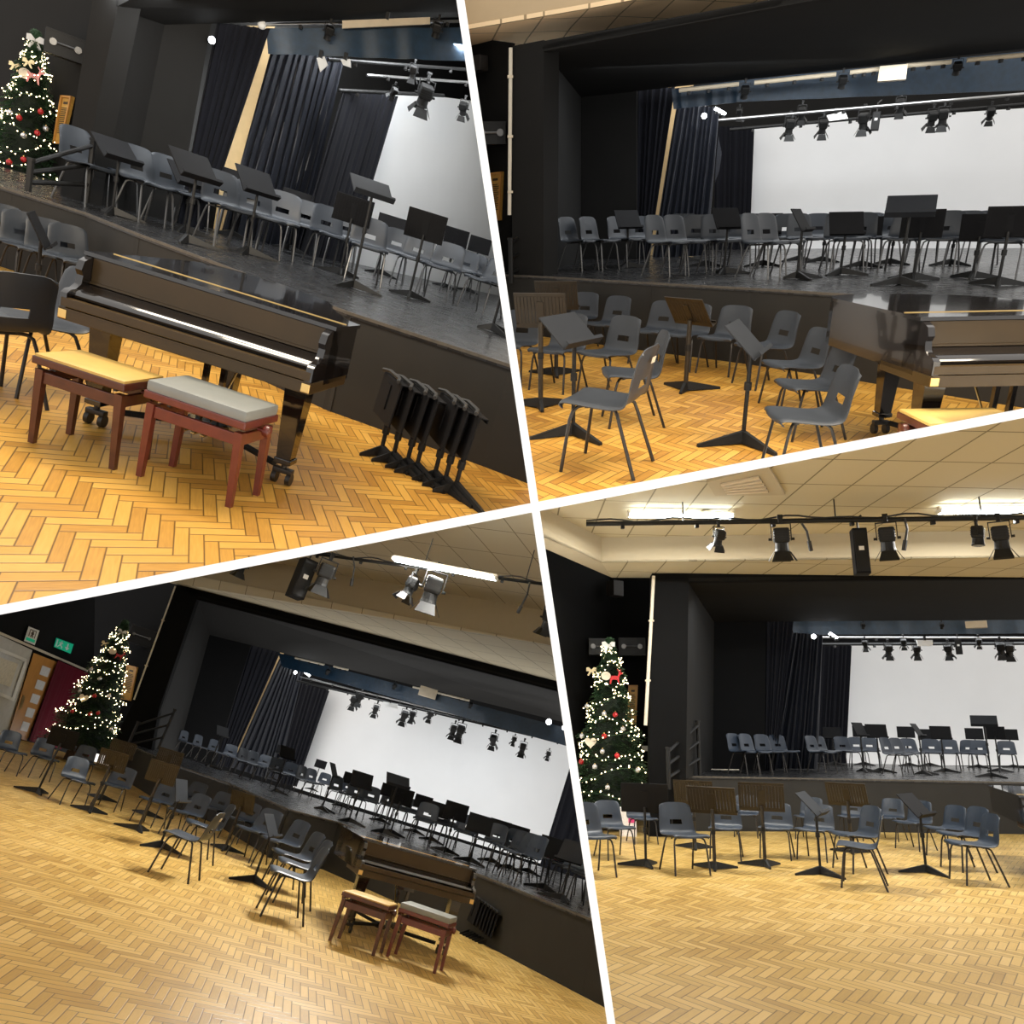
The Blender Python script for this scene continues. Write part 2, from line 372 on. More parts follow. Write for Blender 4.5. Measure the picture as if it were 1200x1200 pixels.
FEET = [base_foot(R(a), l, M_['blackmetal']) for a, l in ((-140, 0.36), (-40, 0.36), (90, 0.17))]
DESK = {('s', m): desk_mesh(M_[m], True) for m in ('bronze', 'desk')}
DESK[('r', 'desk')] = desk_mesh(M_['desk'], 0)
DESK.update({('p', m): desk_mesh(M_[m], None) for m in ('desk', 'deskgrey')})
LEDGE = {m: ledge_mesh(M_[m]) for m in ('bronze', 'desk', 'deskgrey')}
FLAPS = flaps_mesh(M_['blackmetal'])
def stand(k, loc, psi, h, tilt, label, group, kind='p', m='desk', roll=0.0, base=0.0, s=1.0, flaps=False, wide=1.0):
    """A stand whose desk centre is h above its foot; psi turns the reading face to (0) or away from the viewer."""
    b = BAY[k]; rz = b.face(loc, psi)
    o = root('music_stand', k, place(loc, rz), label, 'music stand', group)
    pm = 'bronze' if m == 'bronze' else 'blackmetal'
    hp = h - 0.10*s*math.cos(R(tilt))
    Dm = Matrix.Translation((0, -0.015, hp)) @ Matrix.Rotation(R(-tilt), 4, 'X') @ Matrix.Translation((0, 0, 0.10*s)) @ Matrix.Rotation(R(roll), 4, 'Y') @ Matrix.Diagonal((s*wide, s, s, 1))
    dk = part('music_desk', DESK[(kind, m)], o, k, Dm)
    part('ledge', LEDGE[m], dk, k, I4)
    if flaps: part('page_holder', FLAPS, dk, k, I4)
    part('pole', POLE[pm], o, k, Matrix.Translation((0, 0.012, 0.02)) @ Matrix.Diagonal((1, 1, hp-0.02, 1)))
    part('height_collar', COLLAR, o, k, Matrix.Translation((0, 0.012, hp*0.62)))
    B = Matrix.Rotation(R(base), 4, 'Z')
    for me in FEET: part('foot', me, o, k, Matrix.Translation((0, 0.012, 0)) @ B)
    return o

# grand piano, keyboard end towards -Y
def piano_at(k, x, y, rz, s=1.0):
    """Floor point of a piano whose lower front-left corner is seen at (x, y)."""
    p = BAY[k].z(x, y, 0.625*s); p.z = 0
    return p + Vector((math.cos(rz), math.sin(rz), 0))*0.74*s
def piano(k, loc, rz, label, s=1.0, L=1.65):
    o = root('grand_piano', k, place(loc, rz, None, s), label, 'piano')
    W = 0.74
    def outline(e=0.0, y0=0.06):
        p = [(-W-e, y0), (-W-e, L-0.25), (-W+0.06, L-0.06), (-W+0.25, L+e), (-0.22, L+e), (-0.02, L-0.1+e)]
        for t in range(1, 10):
            u = t/10; p.append((-0.02+(W+e+0.02)*(u**0.8 if u < .5 else u**0.9), (L-0.1+e) - (L-0.1-0.62)*(3*u*u-2*u**3)))
        p += [(W+e, 0.62), (W+e, y0)]
        return p
    mb = MB(); mb.prism([(x, y, 0.66) for x, y in outline(0, 0.2)], (0, 0, 0.315))
    part('case', mb.mesh('case', M_['piano']), o, k)
    mb = MB(); mb.prism([(x, y, 0.978) for x, y in outline(0.015, 0.185)], (0, 0, 0.022))
    lid = part('lid', mb.mesh('lid', M_['piano']), o, k)
    mb = MB(); mb.box((0, 0.42, 1.0015), (1.46, 0.014, 0.004)); part('lid_hinge', mb.mesh('lid_hinge', M_['brass']), lid, k, label='long brass hinge strip')
    mb = MB(); mb.box((0, 0.205, 0.905), (1.40, 0.03, 0.14), None, 0.004); mb.box((0, 0.19, 0.835), (1.40, 0.02, 0.012))
    part('front_panel', mb.mesh('front_panel', M_['piano_reflect']), o, k)
    pr = [(0.20, 0.835), (0.185, 0.825), (0.15, 0.815), (0.10, 0.80), (0.06, 0.78), (0.045, 0.765), (0.05, 0.75), (0.2, 0.75)]
    mb = MB(); mb.prism([(-0.70, y, z) for y, z in pr], (1.40, 0, 0)); part('fallboard', mb.mesh('fallboard', M_['piano'], True), o, k)
    mb = MB(); mb.box((0, 0.02, 0.72), (1.46, 0.045, 0.05), None, 0.004); part('key_slip', mb.mesh('key_slip', M_['piano_reflect']), o, k)
    mb = MB(); mb.box((0, 0.30, 0.655), (1.48, 0.60, 0.065), None, 0.004); mb.box((0, -0.002, 0.688), (1.47, 0.01, 0.006)); part('key_bed', mb.mesh('key_bed', M_['piano_reflect']), o, k)
    for sx in (-1, 1):
        pr = [(0.0, 0.69), (0.0, 0.77), (0.03, 0.79), (0.07, 0.795), (0.11, 0.82), (0.12, 0.87), (0.10, 0.90), (0.12, 0.95), (0.19, 0.978), (0.34, 0.978), (0.34, 0.69)]
        x0 = sx*0.70 if sx > 0 else -0.74
        mb = MB(); mb.prism([(x0, y, z) for y, z in pr], (0.04, 0, 0)); part('cheek', mb.mesh('cheek', M_['piano'], True), o, k)
        mb = MB(); mb.box((sx*0.715, 0.01, 0.655), (0.05, 0.03, 0.05), None, 0.004); part('corner_plate', mb.mesh('corner_plate', M_['brass']), o, k)
    for x, y in ((-0.60, 0.24), (0.60, 0.24), (-0.30, L-0.35)):
        mb = MB(); a, b_ = 0.065, 0.042
        mb.hexa([(x-b_, y-b_, 0.13), (x+b_, y-b_, 0.13), (x+b_, y+b_, 0.13), (x-b_, y+b_, 0.13), (x-a, y-a, 0.60), (x+a, y-a, 0.60), (x+a, y+a, 0.60), (x-a, y+a, 0.60)])
        mb.box((x, y, 0.625), (0.17, 0.17, 0.05), None, 0.006); mb.box((x, y, 0.15), (0.105, 0.105, 0.03), None, 0.004)
        lg = part('leg', mb.mesh('leg', M_['piano']), o, k)
        mb = MB(); mb.tube([(x, y, 0.13), (x, y, 0.075)], 0.018, 8); mb.box((x, y, 0.085), (0.12, 0.05, 0.03), None, 0.006)
        for e in (-0.045, 0.045): mb.tube([(x+e-0.014, y, 0.038), (x+e+0.014, y, 0.038)], 0.038, 14)
        part('caster', mb.mesh('caster', M_['leg'], True), lg, k)
    mb = MB(); mb.box((0, 0.42, 0.59), (0.22, 0.07, 0.08)); mb.box((-0.055, 0.42, 0.38), (0.03, 0.035, 0.42)); mb.box((0.055, 0.42, 0.38), (0.03, 0.035, 0.42)); mb.box((0, 0.41, 0.15), (0.26, 0.11, 0.075), None, 0.008)
    ly = part('pedal_lyre', mb.mesh('pedal_lyre', M_['piano']), o, k)
    for e in (-0.06, 0, 0.06):
        mb = MB(); mb.box((e, 0.32, 0.13), (0.026, 0.13, 0.012), None, 0.005); part('pedal', mb.mesh('pedal', M_['brass']), ly, k)
    mb = MB(); mb.tube([(0, 0.47, 0.19), (0, 0.85, 0.62)], 0.008, 6); part('lyre_stay', mb.mesh('lyre_stay', M_['brass']), ly, k)
    return o
def dolly(k, loc, rz, label, s=1.0, L=1.65):
    o = root('piano_dolly', k, place(loc, rz, None, s), label, 'dolly')
    for i, (x, y) in enumerate(((-0.60, 0.24), (0.60, 0.24), (-0.30, L-0.35))):
        mb = MB(); c = Vector((-0.1, 0.62, 0.10)); p = Vector((x, y, 0.10)); q = p + (c-p).normalized()*0.09
        mb.tube([c, q], 0.022, 6); part('arm', mb.mesh('arm', M_['blackmetal']), o, k)
    mb = MB(); mb.lathe([(0.07, 0.07), (0.07, 0.13)], 12, Matrix.Translation((-0.1, 0.62, 0))); part('hub', mb.mesh('hub', M_['blackmetal']), o, k)
    return o
def bench(k, loc, rz, label, wood, cush, s=1.0, thick=0.05, W=0.56, D=0.36):
    o = root('piano_bench', k, place(loc, rz, None, s), label, 'bench')
    for sx in (-1, 1):
        for sy in (-1, 1):
            x, y = sx*(W/2-0.03), sy*(D/2-0.03); a, b_ = 0.021, 0.015
            mb = MB(); mb.hexa([(x+sx*.012-b_, y-b_, 0), (x+sx*.012+b_, y-b_, 0), (x+sx*.012+b_, y+b_, 0), (x+sx*.012-b_, y+b_, 0), (x-a, y-a, 0.40), (x+a, y-a, 0.40), (x+a, y+a, 0.40), (x-a, y+a, 0.40)])
            part('leg', mb.mesh('leg', M_[wood]), o, k)
    mb = MB()
    for sy in (-1, 1): mb.box((0, sy*(D/2-0.03), 0.36), (W-0.1, 0.022, 0.06), None, 0.003)
    for sx in (-1, 1): mb.box((sx*(W/2-0.03), 0, 0.36), (0.022, D-0.1, 0.06), None, 0.003)
    part('apron', mb.mesh('apron', M_[wood]), o, k)
    mb = MB(); mb.box((0, 0, 0.445), (W+0.01, D+0.01, 0.04), None, 0.006); part('seat_frame', mb.mesh('seat_frame', M_[wood]), o, k)
    mb = MB(); mb.box((0, 0, 0.46+thick/2), (W, D, thick), None, 0.016); part('cushion', mb.mesh('cushion', M_[cush], True), o, k)
    for sx in (-1, 1):
        mb = MB(); mb.lathe([(0.012, 0), (0.012, 0.03), (0.03, 0.035), (0.034, 0.05), (0.03, 0.065), (0.01, 0.07)], 14, Matrix.Translation((sx*(W/2-0.02), 0.02, 0.40)) @ Matrix.Rotation(R(90*sx), 4, 'Y'))
        part('height_knob', mb.mesh('height_knob', M_[wood], True), o, k)
    mb = MB(); mb.tube([(-W/2+0.06, 0.0, 0.40), (W/2-0.06, 0.0, 0.40)], 0.008, 6)
    for sx in (-1, 1): mb.box((sx*0.17, 0, 0.41), (0.02, D-0.1, 0.02))
    part('lift_mechanism', mb.mesh('lift_mechanism', M_['leg']), o, k)
    return o

# hanging stage lantern: origin at the clamp, body hangs below, lens points down and out
def lantern_parts():
    P = {}
    mb = MB(); mb.box((0, 0, -0.02), (0.05, 0.05, 0.09), None, 0.008); mb.tube([(-0.035, 0, 0.03), (0.035, 0, 0.03)], 0.03, 10); P['clamp'] = mb.mesh('clamp', M_['blackmetal'])
    mb = MB()
    for s in (-1, 1): mb.box((s*0.125, 0, -0.18), (0.012, 0.03, 0.24))
    mb.box((0, 0, -0.065), (0.262, 0.03, 0.012)); P['yoke'] = mb.mesh('yoke', M_['blackmetal'])
    mb = MB(); mb.box((0, 0, 0.05), (0.20, 0.18, 0.20), None, 0.03); mb.lathe([(0.085, -0.05), (0.09, -0.13), (0.098, -0.16), (0.098, -0.17)], 16)
    for i in range(4): mb.box((0, 0, 0.0+i*0.035), (0.212, 0.19, 0.008))
    P['housing'] = mb.mesh('housing', M_['blackmetal'])
    mb = MB(); mb.lathe([(0.08, -0.173), (0.06, -0.182), (0.0001, -0.187)], 16); P['lens'] = mb.mesh('lens', M_['lens'], True)
    for s in (-1, 1):
        mb = MB(); mb.tube([(s*0.12, 0, 0.0), (s*0.165, 0, 0.0)], 0.018, 8); P['knob%d' % s] = mb.mesh('tilt_knob', M_['blackmetal'])
    out = []
    for i in range(4):
        a = i*math.pi/2; wd = 0.085 if i % 2 == 0 else 0.06
        mb = MB(); mb.prism([(-wd, 0.1, -0.17), (wd, 0.1, -0.17), (wd*1.45, 0.175, -0.295), (-wd*1.45, 0.175, -0.295)], (0, 0.004, 0.003))
        bmesh.ops.rotate(mb.bm, verts=mb.bm.verts[:], cent=(0, 0, 0), matrix=Matrix.Rotation(a, 3, 'Z'))
        out.append(mb.mesh('barn_door', M_['blackmetal']))
    P['doors'] = out
    return P
LP = lantern_parts()
def lantern(k, x, y, ppm, size, psi, tilt, label, group, doors=True):
    """size: height in the picture's pixels of clamp to barn doors; tilt swings the lens towards the viewer."""
    b = BAY[k]; loc = b.at(x, y, ppm); s = size/b.ppm(x, y, ppm)/0.56
    o = root('stage_lantern', k, place(loc, b.face(loc, psi), None, s), label, 'stage light', group)
    part('clamp', LP['clamp'], o, k); part('yoke', LP['yoke'], o, k)
    T = Matrix.Translation((0, 0, -0.28)) @ Matrix.Rotation(R(tilt), 4, 'X')
    h = part('housing', LP['housing'], o, k, T)
    part('lens', LP['lens'], h, k, I4)
    for s_ in (-1, 1): part('tilt_knob', LP['knob%d' % s_], h, k, I4)
    if doors:
        for me in LP['doors']: part('barn_door', me, h, k, I4)
    return o
def bar(k, a, b, r, label, name='lighting_bar', cat='lighting bar', m='blackmetal', group=None, droop=False):
    y = BAY[k]; p, q = y.at(*a), y.at(*b); mb = MB(); mb.tube([p, q], r, 10)
    me = mb.mesh(name, M_[m], True); o = root(name, k, I4, label, cat, group)
    part('pipe', me, o, k)
    n = max(3, int((q-p).length/0.9))
    for i in range(n):
        c = p.lerp(q, (i+0.5)/n); mb = MB(); mb.box(c + Vector((0, 0, -r-0.02)), (0.05, 0.06, 0.05), None, 0.006); part('outlet_clip', mb.mesh('outlet_clip', M_['blackmetal']), o, k)
    if droop:
        mb = MB(); P = []
        for i in range(n*6+1):
            c = p.lerp(q, i/(n*6)); P.append(c + Vector((0, 0, r+0.015+0.035*math.sin(i*1.05)*math.sin(i*0.31))))
        mb.tube(P, 0.012, 6); part('cable', mb.mesh('cable', M_['rubber'], True), o, k)
        for t in (0.22, 0.55, 0.85):
            c = p.lerp(q, t); mb = MB(); mb.tube([c, c + Vector((0, 0, 0.6))], 0.01, 6); part('hanger', mb.mesh('hanger', M_['leg']), o, k)
    return o
def strip_light(k, a, b, label):
    y = BAY[k]; p, q = y.at(*a), y.at(*b); d = (q-p); L = d.length; rz = math.atan2(d.y, d.x)
    o = root('ceiling_light', k, place((p+q)/2, rz), label, 'ceiling light')
    mb = MB(); mb.box((0, 0, 0.05), (L+0.04, 0.08, 0.05), None, 0.006); part('housing', mb.mesh('housing', M_['beige']), o, k)
    for e in (-0.06, 0.06):
        mb = MB(); mb.tube([(-L/2, e, 0), (L/2, e, 0)], 0.016, 10); part('tube', mb.mesh('tube', M_['tubeL'], True), o, k)
    for e in (-1, 1):
        mb = MB(); mb.box((e*(L/2+0.01), 0, 0.01), (0.03, 0.16, 0.05)); part('end_cap', mb.mesh('end_cap', M_['white']), o, k)
    return o
def drape(k, name, top, bot, folds, amp, m, label, cat='curtain', group=None, gather=0.0):
    """A hanging cloth: top and bottom edges as polylines of (x, y, ppm)."""
    y = BAY[k]; T = [y.at(*p) for p in top]; Bt = [y.at(*p) for p in bot]
    def along(P, u):
        f = u*(len(P)-1); i = min(int(f), len(P)-2); return P[i].lerp(P[i+1], f-i)
    def fn(u, v):
        p = along(T, u).lerp(along(Bt, u), v)
        ph = u*folds*2*math.pi + 0.8*math.sin(u*17) + gather*v*math.sin(u*9)
        a = amp*(0.75+0.25*math.sin(u*31))*(0.55+0.6*v)
        p = p + Vector((0.3*a*math.sin(ph*2+1), a*math.sin(ph), 0)); return p
    q = (along(T, 1)-along(T, 0)); nrm = Vector((-q.y, q.x, 0)).normalized()*0.012
    nu, nv = int(folds*9), 14; mb = MB(); bm = mb.bm
    A = [[bm.verts.new(fn(i/nu, j/nv)) for i in range(nu+1)] for j in range(nv+1)]
    B_ = [[bm.verts.new(v.co+nrm) for v in r] for r in A]
    for j in range(nv):
        for i in range(nu):
            bm.faces.new((A[j][i], A[j][i+1], A[j+1][i+1], A[j+1][i])); bm.faces.new((B_[j][i+1], B_[j][i], B_[j+1][i], B_[j+1][i+1]))
        for i in (0, nu): bm.faces.new((A[j][i], A[j+1][i], B_[j+1][i], B_[j][i]))
    for i in range(nu):
        for j in (0, nv): bm.faces.new((A[j][i], A[j][i+1], B_[j][i+1], B_[j][i]))
    return solo(name, mb.mesh(name, M_[m], True), k, I4, label, cat, group)

# Christmas tree pieces (height 1 at scale 1)
TH, TR = 3.0, 0.74
def tree_meshes():
    q = random.Random(3); mb = MB()
    def rad(z): t = (z-0.25)/(TH-0.25); return TR*(1-t)**0.85*(0.9+0.1*math.sin(t*34))
    for _ in range(1500):
        t = q.random()**1.35; z = 0.28 + t*(TH-0.34); a = q.random()*2*math.pi
        r1 = rad(z)*(0.85+0.3*q.random())+0.03; r0 = r1*0.35
        d = Vector((math.cos(a), math.sin(a), 0)); tn = Vector((-d.y, d.x, 0))
        p0 = d*r0 + Vector((0, 0, z+0.10)); p1 = d*r1 + Vector((0, 0, z-0.04+0.05*q.random()))
        ax = (p1-p0).normalized()
        for j in range(11):
            f = 0.35+0.65*j/10; c = p0.lerp(p1, f); s = -1 if j % 2 else 1
            l = 0.075*(1.15-0.5*f)*(0.8+0.4*q.random())
            e = (tn*s*0.8 + ax*0.55 + Vector((0, 0, q.uniform(-0.35, 0.45)))).normalized()*l
            w = ax*0.011 + Vector((0, 0, 0.006))
            mb.bm.faces.new([mb.bm.verts.new(v) for v in (c-w, c+e*0.6-w*0.6, c+e, c+e*0.6+w*0.9, c+w)])
    fol = mb.mesh('foliage', M_['needle'], fix=False)
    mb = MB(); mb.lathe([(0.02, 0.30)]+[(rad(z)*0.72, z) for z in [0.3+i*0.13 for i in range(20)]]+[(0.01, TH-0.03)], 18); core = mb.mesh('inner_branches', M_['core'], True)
    mb = MB(); mb.tube([(0, 0, 0), (0, 0, 0.5)], 0.05, 10); mb.lathe([(0.2, 0), (0.22, 0.02), (0.2, 0.2), (0.06, 0.22)], 14); tr = mb.mesh('trunk', M_['bark'])
    P = []; n = 420
    for i in range(n):
        t = i/n; z = 0.45 + (TH-0.65)*t; a = t*2*math.pi*8.5; zz = z + 0.07*math.sin(a*1.5)+0.03*math.sin(a*3.7)
        r = rad(zz)*1.05 + 0.03 + q.uniform(-0.02, 0.03); P.append(Vector((r*math.cos(a), r*math.sin(a), zz)))
    mb = MB()
    for p in P:
        for _ in range(1):
            c = p + Vector((q.uniform(-.035, .035), q.uniform(-.035, .035), q.uniform(-.05, .05)))
            bmesh.ops.create_icosphere(mb.bm, subdivisions=1, radius=0.0105, matrix=Matrix.Translation(c))
    bulbs = mb.mesh('bulb', M_['bulb'], fix=False)
    mb = MB(); mb.tube(P, 0.004, 4); cab = mb.mesh('cable', M_['needle'])
    return fol, core, tr, bulbs, cab, rad
FOL, CORE, TRUNK, BULBS, CABLE, RAD = tree_meshes()
LEAN = {3: Matrix.Rotation(R(-6), 4, 'Y')}                # the tree of bay 3 stands a little crooked
def tree(k, loc, s, label, tone, turn=0.0):
    M = place(loc, 0, LEAN.get(k, I4) @ Matrix.Rotation(turn, 4, 'Z'), s)
    o = root('christmas_tree', k, M, label, 'christmas tree')
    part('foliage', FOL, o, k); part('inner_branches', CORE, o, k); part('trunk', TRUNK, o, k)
    f = root('fairy_light_string', k, M, 'string of warm white fairy lights wound round the %s' % tone, 'fairy lights')
    part('bulb', BULBS, f, k, kind='stuff'); part('cable', CABLE, f, k)
BAUB = {m: MB().ball((0, 0, -0.05), 0.045, 14, 10).mesh('bauble', M_[m], True) for m in ('red', 'silver', 'goldleaf')}
BCAP = MB().lathe([(0.012, -0.008), (0.012, 0.008), (0.004, 0.012)], 8).mesh('cap', M_['brass'])
def tree_point(k, x, y, loc, s):
    """Where the line of sight through (x, y) meets the cone of the tree."""
    b = BAY[k]; v = b.d(x, y); o = Vector((0, 0, b.H)); t = max(0.1, (loc.y-2.0*s)/v.y)
    for _ in range(400):
        p = o + v*t; q = LEAN.get(k, I4).inverted() @ ((p-loc)/s)
        if 0.2 < q.z < TH and math.hypot(q.x, q.y) < RAD(max(0.3, min(q.z, TH-0.02)))*1.08+0.02: return p
        t += 0.01
    return o + v*(loc.y/v.y)
def bauble(k, p, m, label, group, s=1.0):
    o = root('bauble', k, place(p, 0, None, s), label, 'bauble', group); part('ball', BAUB[m], o, k); part('cap', BCAP, o, k)
def plaque(k, p, label, m='orna', s=1.0, shape='round', name='hanging_plaque'):
    b = BAY[k]; mb = MB()
    if shape == 'round': pts = [(0.085*math.cos(a*math.pi/10), -0.01, 0.075*math.sin(a*math.pi/10)) for a in range(20)]
    elif shape == 'heart':
        pts = []
        for i in range(24):
            t = 2*math.pi*i/24; pts.append((0.0058*16*math.sin(t)**3, -0.01, 0.0058*(13*math.cos(t)-5*math.cos(2*t)-2*math.cos(3*t)-math.cos(4*t))))
    elif shape == 'deer': pts = [(x*0.011, -0.01, z*0.011) for x, z in ((-9,-9),(-7,-9),(-5,-2),(3,-2),(5,-9),(7,-9),(6,0),(8,6),(12,7),(12,9),(8,10),(10,15),(8,14),(7,11),(4,15),(3,14),(6,10),(4,4),(-6,4),(-9,6),(-8,1))]
    elif shape == 'bow': pts = [(x*0.013, -0.01, z*0.013) for x, z in ((0,2),(5,7),(10,6),(10,-1),(4,-1),(8,-9),(5,-10),(0,-2),(-5,-10),(-8,-9),(-4,-1),(-10,-1),(-10,6),(-5,7))]
    mb.prism(pts, (0, 0.02, 0)); cat = {'round': 'ornament', 'heart': 'ornament', 'deer': 'ornament', 'bow': 'bow'}[shape]
    solo(name, mb.mesh(name, M_[m]), k, place(p, b.face(p, 0), None, s), label, cat)
def folded_stand(k, loc, psi, h, label, group, base=0.0):
    """A lowered stand with its desk folded flat and hanging down beside the pole."""
    b = BAY[k]; o = root('folded_music_stand', k, place(loc, b.face(loc, psi)), label, 'music stand', group)
    Dm = Matrix.Translation((0, -0.035, h-0.17)) @ Matrix.Rotation(R(176), 4, 'X')
    dk = part('music_desk', DESK[('p', 'desk')], o, k, Dm)
    part('ledge', LEDGE['desk'], dk, k, I4)
    mb = MB(); mb.tube([(-0.2, -0.05, h+0.0), (-0.12, -0.02, h+0.012), (0.12, -0.02, h+0.012), (0.2, -0.05, h)], 0.014, 6); part('grip', mb.mesh('grip', M_['rubber'], True), o, k)
    part('pole', POLE['blackmetal'], o, k, Matrix.Translation((0, 0.012, 0.02)) @ Matrix.Diagonal((1, 1, h-0.03, 1)))
    part('height_collar', COLLAR, o, k, Matrix.Translation((0, 0.012, h*0.35)))
    for me, sc in zip((FEET[1], FEET[0], FEET[2]), (1.0, 0.45, 0.7)): part('foot', me, o, k, Matrix.Translation((0, 0.012, 0)) @ Matrix.Rotation(R(base), 4, 'Z') @ Matrix.Diagonal((sc, sc, 1, 1)))
    return o
def piano_two(k, a, c):
    """Floor point, turn and size of a piano from the two lower front corners seen in the picture."""
    b = BAY[k]; s = 1.0
    for _ in range(4):
        p, q = b.z(*a, 0.625*s), b.z(*c, 0.625*s); s = (q-p).length/1.48
    p.z = 0; q.z = 0; rz = math.atan2((q-p).y, (q-p).x); return (p+q)/2, rz, s
# ------------------------------------------------------------------ helpers for laying out a bay
def poly3(k, name, pts, vec, m, kind='structure', label=None, cat=None):
    b = BAY[k]; P = [p if isinstance(p, Vector) else b.at(*p) for p in pts]; mb = MB(); vec = Vector(vec)
    a = [mb.bm.verts.new(p) for p in P]; c = [mb.bm.verts.new(p+vec) for p in P]; n = len(a)
    for i in range(1, n-1): mb.bm.faces.new((a[0], a[i], a[i+1])); mb.bm.faces.new((c[0], c[i+1], c[i]))
    for i in range(n): mb.bm.faces.new((a[i], c[i], c[(i+1) % n], a[(i+1) % n]))
    return solo(name, mb.mesh(name, M_[m] if isinstance(m, str) else m), k, I4, label, cat, None, kind)
def floor_and_stage(k, edge, depth=24, fx=(-16, 16), left=0.0):
    b = BAY[k]
    mb = MB(); mb.prism([(fx[0], 2.2, 0), (fx[1], 2.2, 0), (fx[1], depth, 0), (fx[0], depth, 0)], (0, 0, -0.08))
    solo('floor', mb.mesh('floor', FLOOR[k]), k, I4, kind='structure')
    E = [b.z(x, y, b.hs) for x, y in edge]
    mb = MB(); mb.prism(E + [Vector((depth*max(0.6, 1.5*E[-1].x/E[-1].y), depth, b.hs)), Vector((depth*(E[0].x/E[0].y-left), depth, b.hs))], (0, 0, -0.04))
    solo('floor_stage', mb.mesh('floor_stage', M_['stage']), k, I4, kind='structure')
    for i, (p, q) in enumerate(zip(E, E[1:])):
        n = Vector((-(q.y-p.y), q.x-p.x, 0)).normalized()
        if n.y < 0: n = -n
        P = [Vector((p.x, p.y, 0)), Vector((q.x, q.y, 0)), Vector((q.x, q.y, b.hs-0.04)), Vector((p.x, p.y, b.hs-0.04))]
        e = (q-p).normalized()*0.04; e.z = 0; P = [P[0]-e, P[1]+e, P[2]+e, P[3]-e]
        P = [v + n*0.012 for v in P]
        flat(k, 'wall_stage_front', P, n*0.05, 'front')
        P = [Vector((p.x, p.y, b.hs-0.022)), Vector((q.x, q.y, b.hs-0.022)), Vector((q.x, q.y, b.hs+0.003)), Vector((p.x, p.y, b.hs+0.003))]
        P = [v - n*0.004 for v in P]
        flat(k, 'trim_stage_edge', P, n*0.02, 'nose')
        # small bright fixings along the edge
    return E
def studs(k, pts, group):
    b = BAY[k]
    for i, (x, y, Z) in enumerate(pts):
        p = b.z(x, y, Z)
def chairs(k, rows, where, zsurf, tone='g', leg='leg', group=None, s=1.0, steps=()):
    """rows: (x, y, facing[, label]) with (x, y) the pixel of the middle of the four feet (stage) or of the seat (floor)."""
    b = BAY[k]; rows = sorted(rows, key=lambda r: r[0]); out = []
    s0 = s
    for i, r in enumerate(rows):
        s = s0
        for y, f in steps:
            if r[1] < y: s = f; break
        if len(r) > 4: s = r[4]
        if where == 'stage': p = b.z(r[0], r[1], zsurf)
        else: p = b.z(r[0], r[1], 0.42*s); p.z = 0.0
        lab = r[3] if len(r) > 3 and r[3] else 'grey plastic chair on the stage, %s from the left in the %s view' % (nth(i), b.view)
        out.append(chair(k, p, b.face(p, r[2]), lab, group, tone, leg, s, 'label on its back' in lab))
    return out
def stands(k, rows, zsurf, group, where='on the stage', look='black music stand', s=1.0):
    """rows: (foot x, foot y, desk x, desk y, facing, tilt, kind, material[, label, options])"""
    b = BAY[k]; rows = sorted(rows, key=lambda r: r[0])
    for i, r in enumerate(rows):
        p = b.z(r[0], r[1], zsurf)
        v = b.d(r[2], r[3]); t = p.y/v.y; h = v.z*t + b.H - zsurf
        h = min(max(h, 0.55), 1.5)
        lab = r[8] if len(r) > 8 and r[8] else '%s %s, %s from the left in the %s view' % (look, where, nth(i), b.view)
        opt = dict(r[9]) if len(r) > 9 else {}
        opt.setdefault('s', s)
        stand(k, p, r[4], h, r[5], lab, group, r[6], r[7], **opt)
def box_on_wall(k, name, x0, y0, x1, y1, ppm, depth, m, label, cat, rz=0.0, bev=0.01):
    b = BAY[k]; c = b.at((x0+x1)/2, (y0+y1)/2, ppm); q = b.ppm((x0+x1)/2, (y0+y1)/2, ppm); w, h = (x1-x0)/q, (y1-y0)/q
    o = root(name, k, place(c, b.face(c, rz)), label, cat)
    mb = MB(); mb.box((0, 0, 0), (w, depth, h), None, bev); part('body', mb.mesh('body', M_[m]), o, k)
    return o, w, h
def equipment_box(k, x0, y0, x1, y1, ppm, label):
    o, w, h = box_on_wall(k, 'equipment_case', x0, y0, x1, y1, ppm, 0.3, 'blackmetal', label, 'equipment case')
    mb = MB(); mb.tube([(-w*0.28, -0.17, 0), (w*0.28, -0.17, 0)], 0.018, 8)
    for s in (-1, 1): mb.tube([(s*w*0.3, -0.15, 0), (s*w*0.3, -0.19, 0)], 0.05, 12)
    part('handle', mb.mesh('handle', M_['stageleg'], True), o, k, label='steel bar handle')
    mb = MB()
    for s in (-1, 1): mb.box((0, -0.152, s*h*0.46), (w, 0.012, 0.02)); 
    part('trim', mb.mesh('trim', M_['blackmetal']), o, k)
